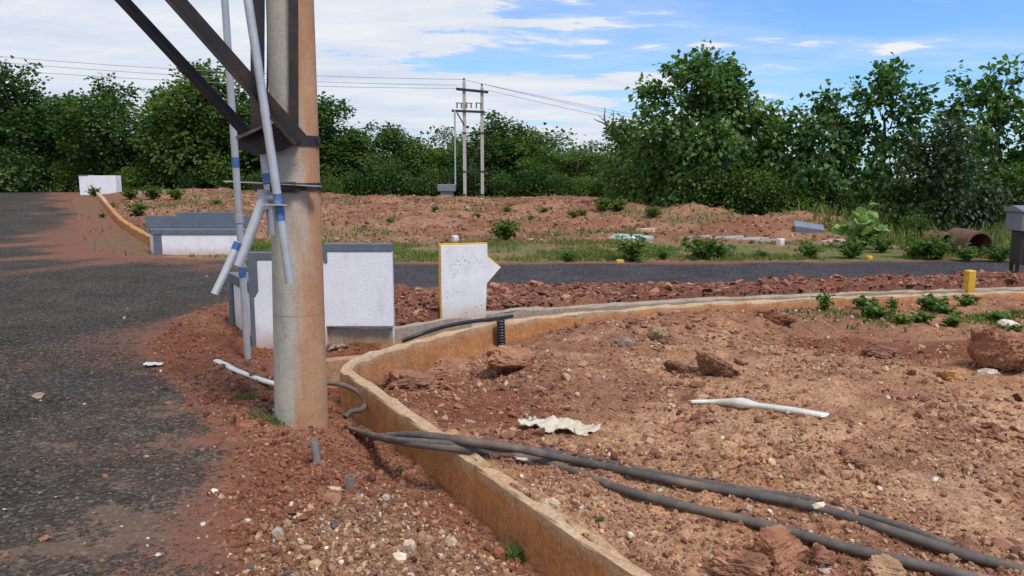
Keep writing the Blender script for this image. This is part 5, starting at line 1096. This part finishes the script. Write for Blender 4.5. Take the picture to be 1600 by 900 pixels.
for px, py, k, s, lab in [(1348, 484, 0, 1.15, 'uppermost left weed clump under the drain wall'), (1365, 500, 0, 1.3, 'leafy weed clump just below the uppermost left one'), (1395, 487, 3, 1.1, 'thin upright weed right of the left clumps'), (1455, 487, 0, 1.35, 'bushy weed clump directly under the drain wall in the patch middle'), (1470, 492, 0, .9, 'small weed clump touching the bushy one on its right'), (1512, 478, 0, 1.0, 'weed clump below the yellow marker post'), (1440, 507, 0, 1.0, 'low weed clump in the lower part of the patch'), (1408, 507, 0, .8, 'smallest low weed clump at the left of the lower patch'), (1490, 512, 0, .9, 'weed clump left of the white rock'), (1560, 505, 0, .9, 'weed clump above the biggest boulder'), (1585, 522, 0, .7, 'weed sprig right of the white rock'), (1287, 487, 3, 1.5, 'dry dark sprig against the drain wall'), (625, 742, 3, .35, 'tiny green sprout on the red verge by the wall'), (935, 822, 3, .3, 'tiny green sprout beside the wall top below the cables')]:
    weed(px, py, k, s * .85, lab, G1 if px > 1000 else 'sprouts near the wall')
for px, py, k, s, lab in [(790, 376, 2, 1.0, 'dark upright bush above the arrow board'), (987, 408, 1, 1.15, 'bright yellow-green bush at the far kerb, left of centre in the strip'), (1098, 406, 1, 1.05, 'bright bush pair left half, right of the yellow-green bush'), (1120, 405, 1, .75, 'bright bush pair right half, smaller'), (1265, 404, 1, .75, 'compact round green bush by itself at the far kerb'), (888, 409, 1, .5, 'low green weed at the far kerb right of the arrow point'), (1330, 404, 1, .9, 'spreading weed left of the yellow stone at the far kerb'), (1378, 395, 1, .8, 'weed bush under the big-leaf plant'), (1432, 404, 1, 1.0, 'green weed left of the culvert pipes'), (1462, 406, 1, 1.1, 'green weed before the half hidden culvert'), (1510, 409, 1, .7, 'green weed at the culvert mouth'), (1560, 410, 1, .8, 'green weed left of the cabinet legs'), (1190, 404, 1, .4, 'faint low weed between the bush pair and the round bush'), (1035, 405, 1, .45, 'faint low weed between yellow-green bush and bush pair')]:
    weed(px, py, k, s, lab, G2)
weed(1350, 388, BIGLEAF, 1.0, 'plant with huge pale rounded leaves at the road edge under the trees', None)
for px, py, k, s, lab in [(570, 357, 1, .4, 'small weed low on the bank right of the pole'), (610, 350, 1, .7, 'weed patch on the bank above the bench back'), (680, 331, 1, .8, 'weed on the bank under the switch cabinet'), (745, 342, 1, .8, 'weed on the bank below the twin pole'), (792, 332, 1, .9, 'weed on the bank right of the twin pole'), (830, 345, 1, .7, 'weed low on the bank right of the dark upright bush'), (850, 333, 1, .8, 'weed mid-bank in the centre'), (895, 341, 1, 1.0, 'taller weed on the bank before the thicket'), (910, 338, 1, .9, 'weed touching the taller one before the thicket'), (940, 330, 2, 1.3, 'bush on the bank top before the thicket'), (965, 330, 2, 1.2, 'bush on the bank top under the snag'), (1020, 340, 2, 1.0, 'grey-green bush where the bank meets the dark trees'), (340, 322, 1, .9, 'weed on the bank above the far bench'), (215, 338, 2, 1.1, 'round bush behind the far drain wall'), (240, 312, 2, 1.4, 'weed heap on the bank right of the plinth'), (205, 312, 2, 1.2, 'weeds at the end of the far drain wall'), (148, 307, 2, 1.0, 'weed at the foot of the white plinth'), (275, 312, 2, 1.1, 'weed on the bank crest left of the upright pipe'), (175, 326, 1, .7, 'low weed left of the far drain wall'), (160, 340, 1, .5, 'tiny weed by the road shoulder near the far wall'), (650, 318, 1, .6, 'weed on the bank crest left of the cabinet')]:
    weed(px, py, k, s * (.62 if px > 350 else .8), lab, G3)
# grass tufts close to us
def tuft(px, py, r, h, n, lab, seed, lv=.5):
    rng = np.random.default_rng(seed); c = hit(px, py); P = np.c_[c.x + r * np.clip(rng.normal(size=n), -1.5, 1.5), c.y + r * .7 * np.clip(rng.normal(size=n), -1.5, 1.5)]
    o = blades('grass_tuft', None, P, rng.uniform(.35, 1, n) * h, np.full(n, lv), seed, .0045, 'weed', 1.6); del o['kind']; o.data.transform(Matrix.Translation(-c)); o.location = c; tag(o, lab, 'grass', 'grass tufts on the verge')
tuft(425, 674, .085, .075, 130, 'spreading green grass tuft left of the pole foot', 1, .6); tuft(385, 628, .04, .10, 45, 'thin wiry grass left of the pole', 2, .35); tuft(440, 651, .04, .05, 40, 'small grass tuft with cream husk beside it', 3); tuft(487, 660, .03, .05, 30, 'tiny grass at the foot of the pole', 4)
tuft(806, 878, .03, .09, 60, 'grass tuft at the foot of the near wall', 5); tuft(345, 525, .06, .03, 60, 'flat grass patch by the seat end of the near bench', 6); tuft(421, 612, .02, .05, 24, 'little sprout against the left of the pole', 7)
# ------------------------------------------------------------------ sky, sun
SUN_EL, SUN_AZ = R(57), R(142)
wd = bpy.data.worlds.new('World'); S.world = wd; wd.use_nodes = True; nt = wd.node_tree; L = nt.links; bg = nt.nodes['Background']
sky = nd(nt, 'ShaderNodeTexSky'); sky.sky_type = 'NISHITA'; sky.sun_disc = False; sky.sun_elevation = SUN_EL; sky.sun_rotation = SUN_AZ; sky.air_density = 1.0; sky.dust_density = .6; sky.ozone_density = 2.0
tc = nd(nt, 'ShaderNodeTexCoord'); sx = nd(nt, 'ShaderNodeSeparateXYZ'); L.new(tc.outputs['Generated'], sx.inputs[0])
def mth(op, a, b=None, c=None, clamp=False):
    n = nd(nt, 'ShaderNodeMath', operation=op); n.use_clamp = clamp
    for i, v in enumerate((a, b, c)):
        if v is None: continue
        if hasattr(v, 'is_linked'): L.new(v, n.inputs[i])
        else: n.inputs[i].default_value = v
    return n.outputs[0]
den = mth('MAXIMUM', mth('ADD', sx.outputs[2], .10), .03)
u = mth('DIVIDE', sx.outputs[0], den); v = mth('DIVIDE', sx.outputs[1], den)
cv = nd(nt, 'ShaderNodeCombineXYZ'); L.new(u, cv.inputs[0]); L.new(v, cv.inputs[1])
def clouds(scale, rot, stretch, detail, rough, dist, loc):
    mp = nd(nt, 'ShaderNodeMapping'); mp.inputs['Rotation'].default_value = (0, 0, rot); mp.inputs['Scale'].default_value = (stretch, 1, 1); mp.inputs['Location'].default_value = loc; L.new(cv.outputs[0], mp.inputs[0])
    return noise(nt, mp.outputs[0], scale, detail, rough, dist)
big = clouds(1.0, .5, .65, 9, .6, .5, (5.3, 1.9, 0)); wisp = clouds(1.3, .95, .33, 10, .62, .8, (.4, 2.0, 0)); fine = clouds(3.0, .8, .5, 8, .62, .3, (0, 0, 0))
# cover: heavy to the left and ahead, thinning to the right
cover = mth('MULTIPLY_ADD', sx.outputs[0], -.66, -.05)
m1 = mth('ADD', mth('MULTIPLY_ADD', big, 1.0, mth('MULTIPLY', wisp, .75)), cover)
m1 = mth('MULTIPLY_ADD', fine, .60, mth('SUBTRACT', m1, .16))
low = ramp(nt, sx.outputs[2], [(.02, .18), (.22, 0.0)]); m1 = mth('ADD', m1, low)
mask = ramp(nt, m1, [(.70, 0.0), (.95, .28), (1.22, .72), (1.5, .98)])
ccol = ramp(nt, mth('ADD', mth('MULTIPLY', fine, .55), mth('MULTIPLY', big, .5)), [(.34, (.60, .69, .90)), (.52, (.80, .86, .97)), (.68, (.97, .98, 1.0))])
K = 5.0
cs = mix(nt, 1.0, ccol, (K, K, K), 'MULTIPLY')
skyc = mix(nt, 1.0, sky.outputs[0], (.52, .74, 1.02), 'MULTIPLY')
out = mix(nt, mask, skyc, cs)
L.new(out, bg.inputs[0]); bg.inputs[1].default_value = .11
sl = bpy.data.lights.new('sun', 'SUN'); so = bpy.data.objects.new('sun', sl); COL.objects.link(so); sl.energy = 2.0; sl.angle = R(16); sl.color = (1.0, .94, .85)
sd = Vector((math.cos(SUN_EL) * math.sin(SUN_AZ), math.cos(SUN_EL) * math.cos(SUN_AZ), math.sin(SUN_EL))); so.rotation_euler = sd.to_track_quat('Z', 'Y').to_euler(); so.location = (20, -8, 40)
vs = S.view_settings; vs.view_transform = 'Standard'; vs.look = 'None'; vs.exposure = .75; vs.gamma = 1; vs.use_curve_mapping = False
S.render.resolution_x = 1024; S.render.resolution_y = 576
S.cycles.max_bounces = 6; S.cycles.transparent_max_bounces = 4
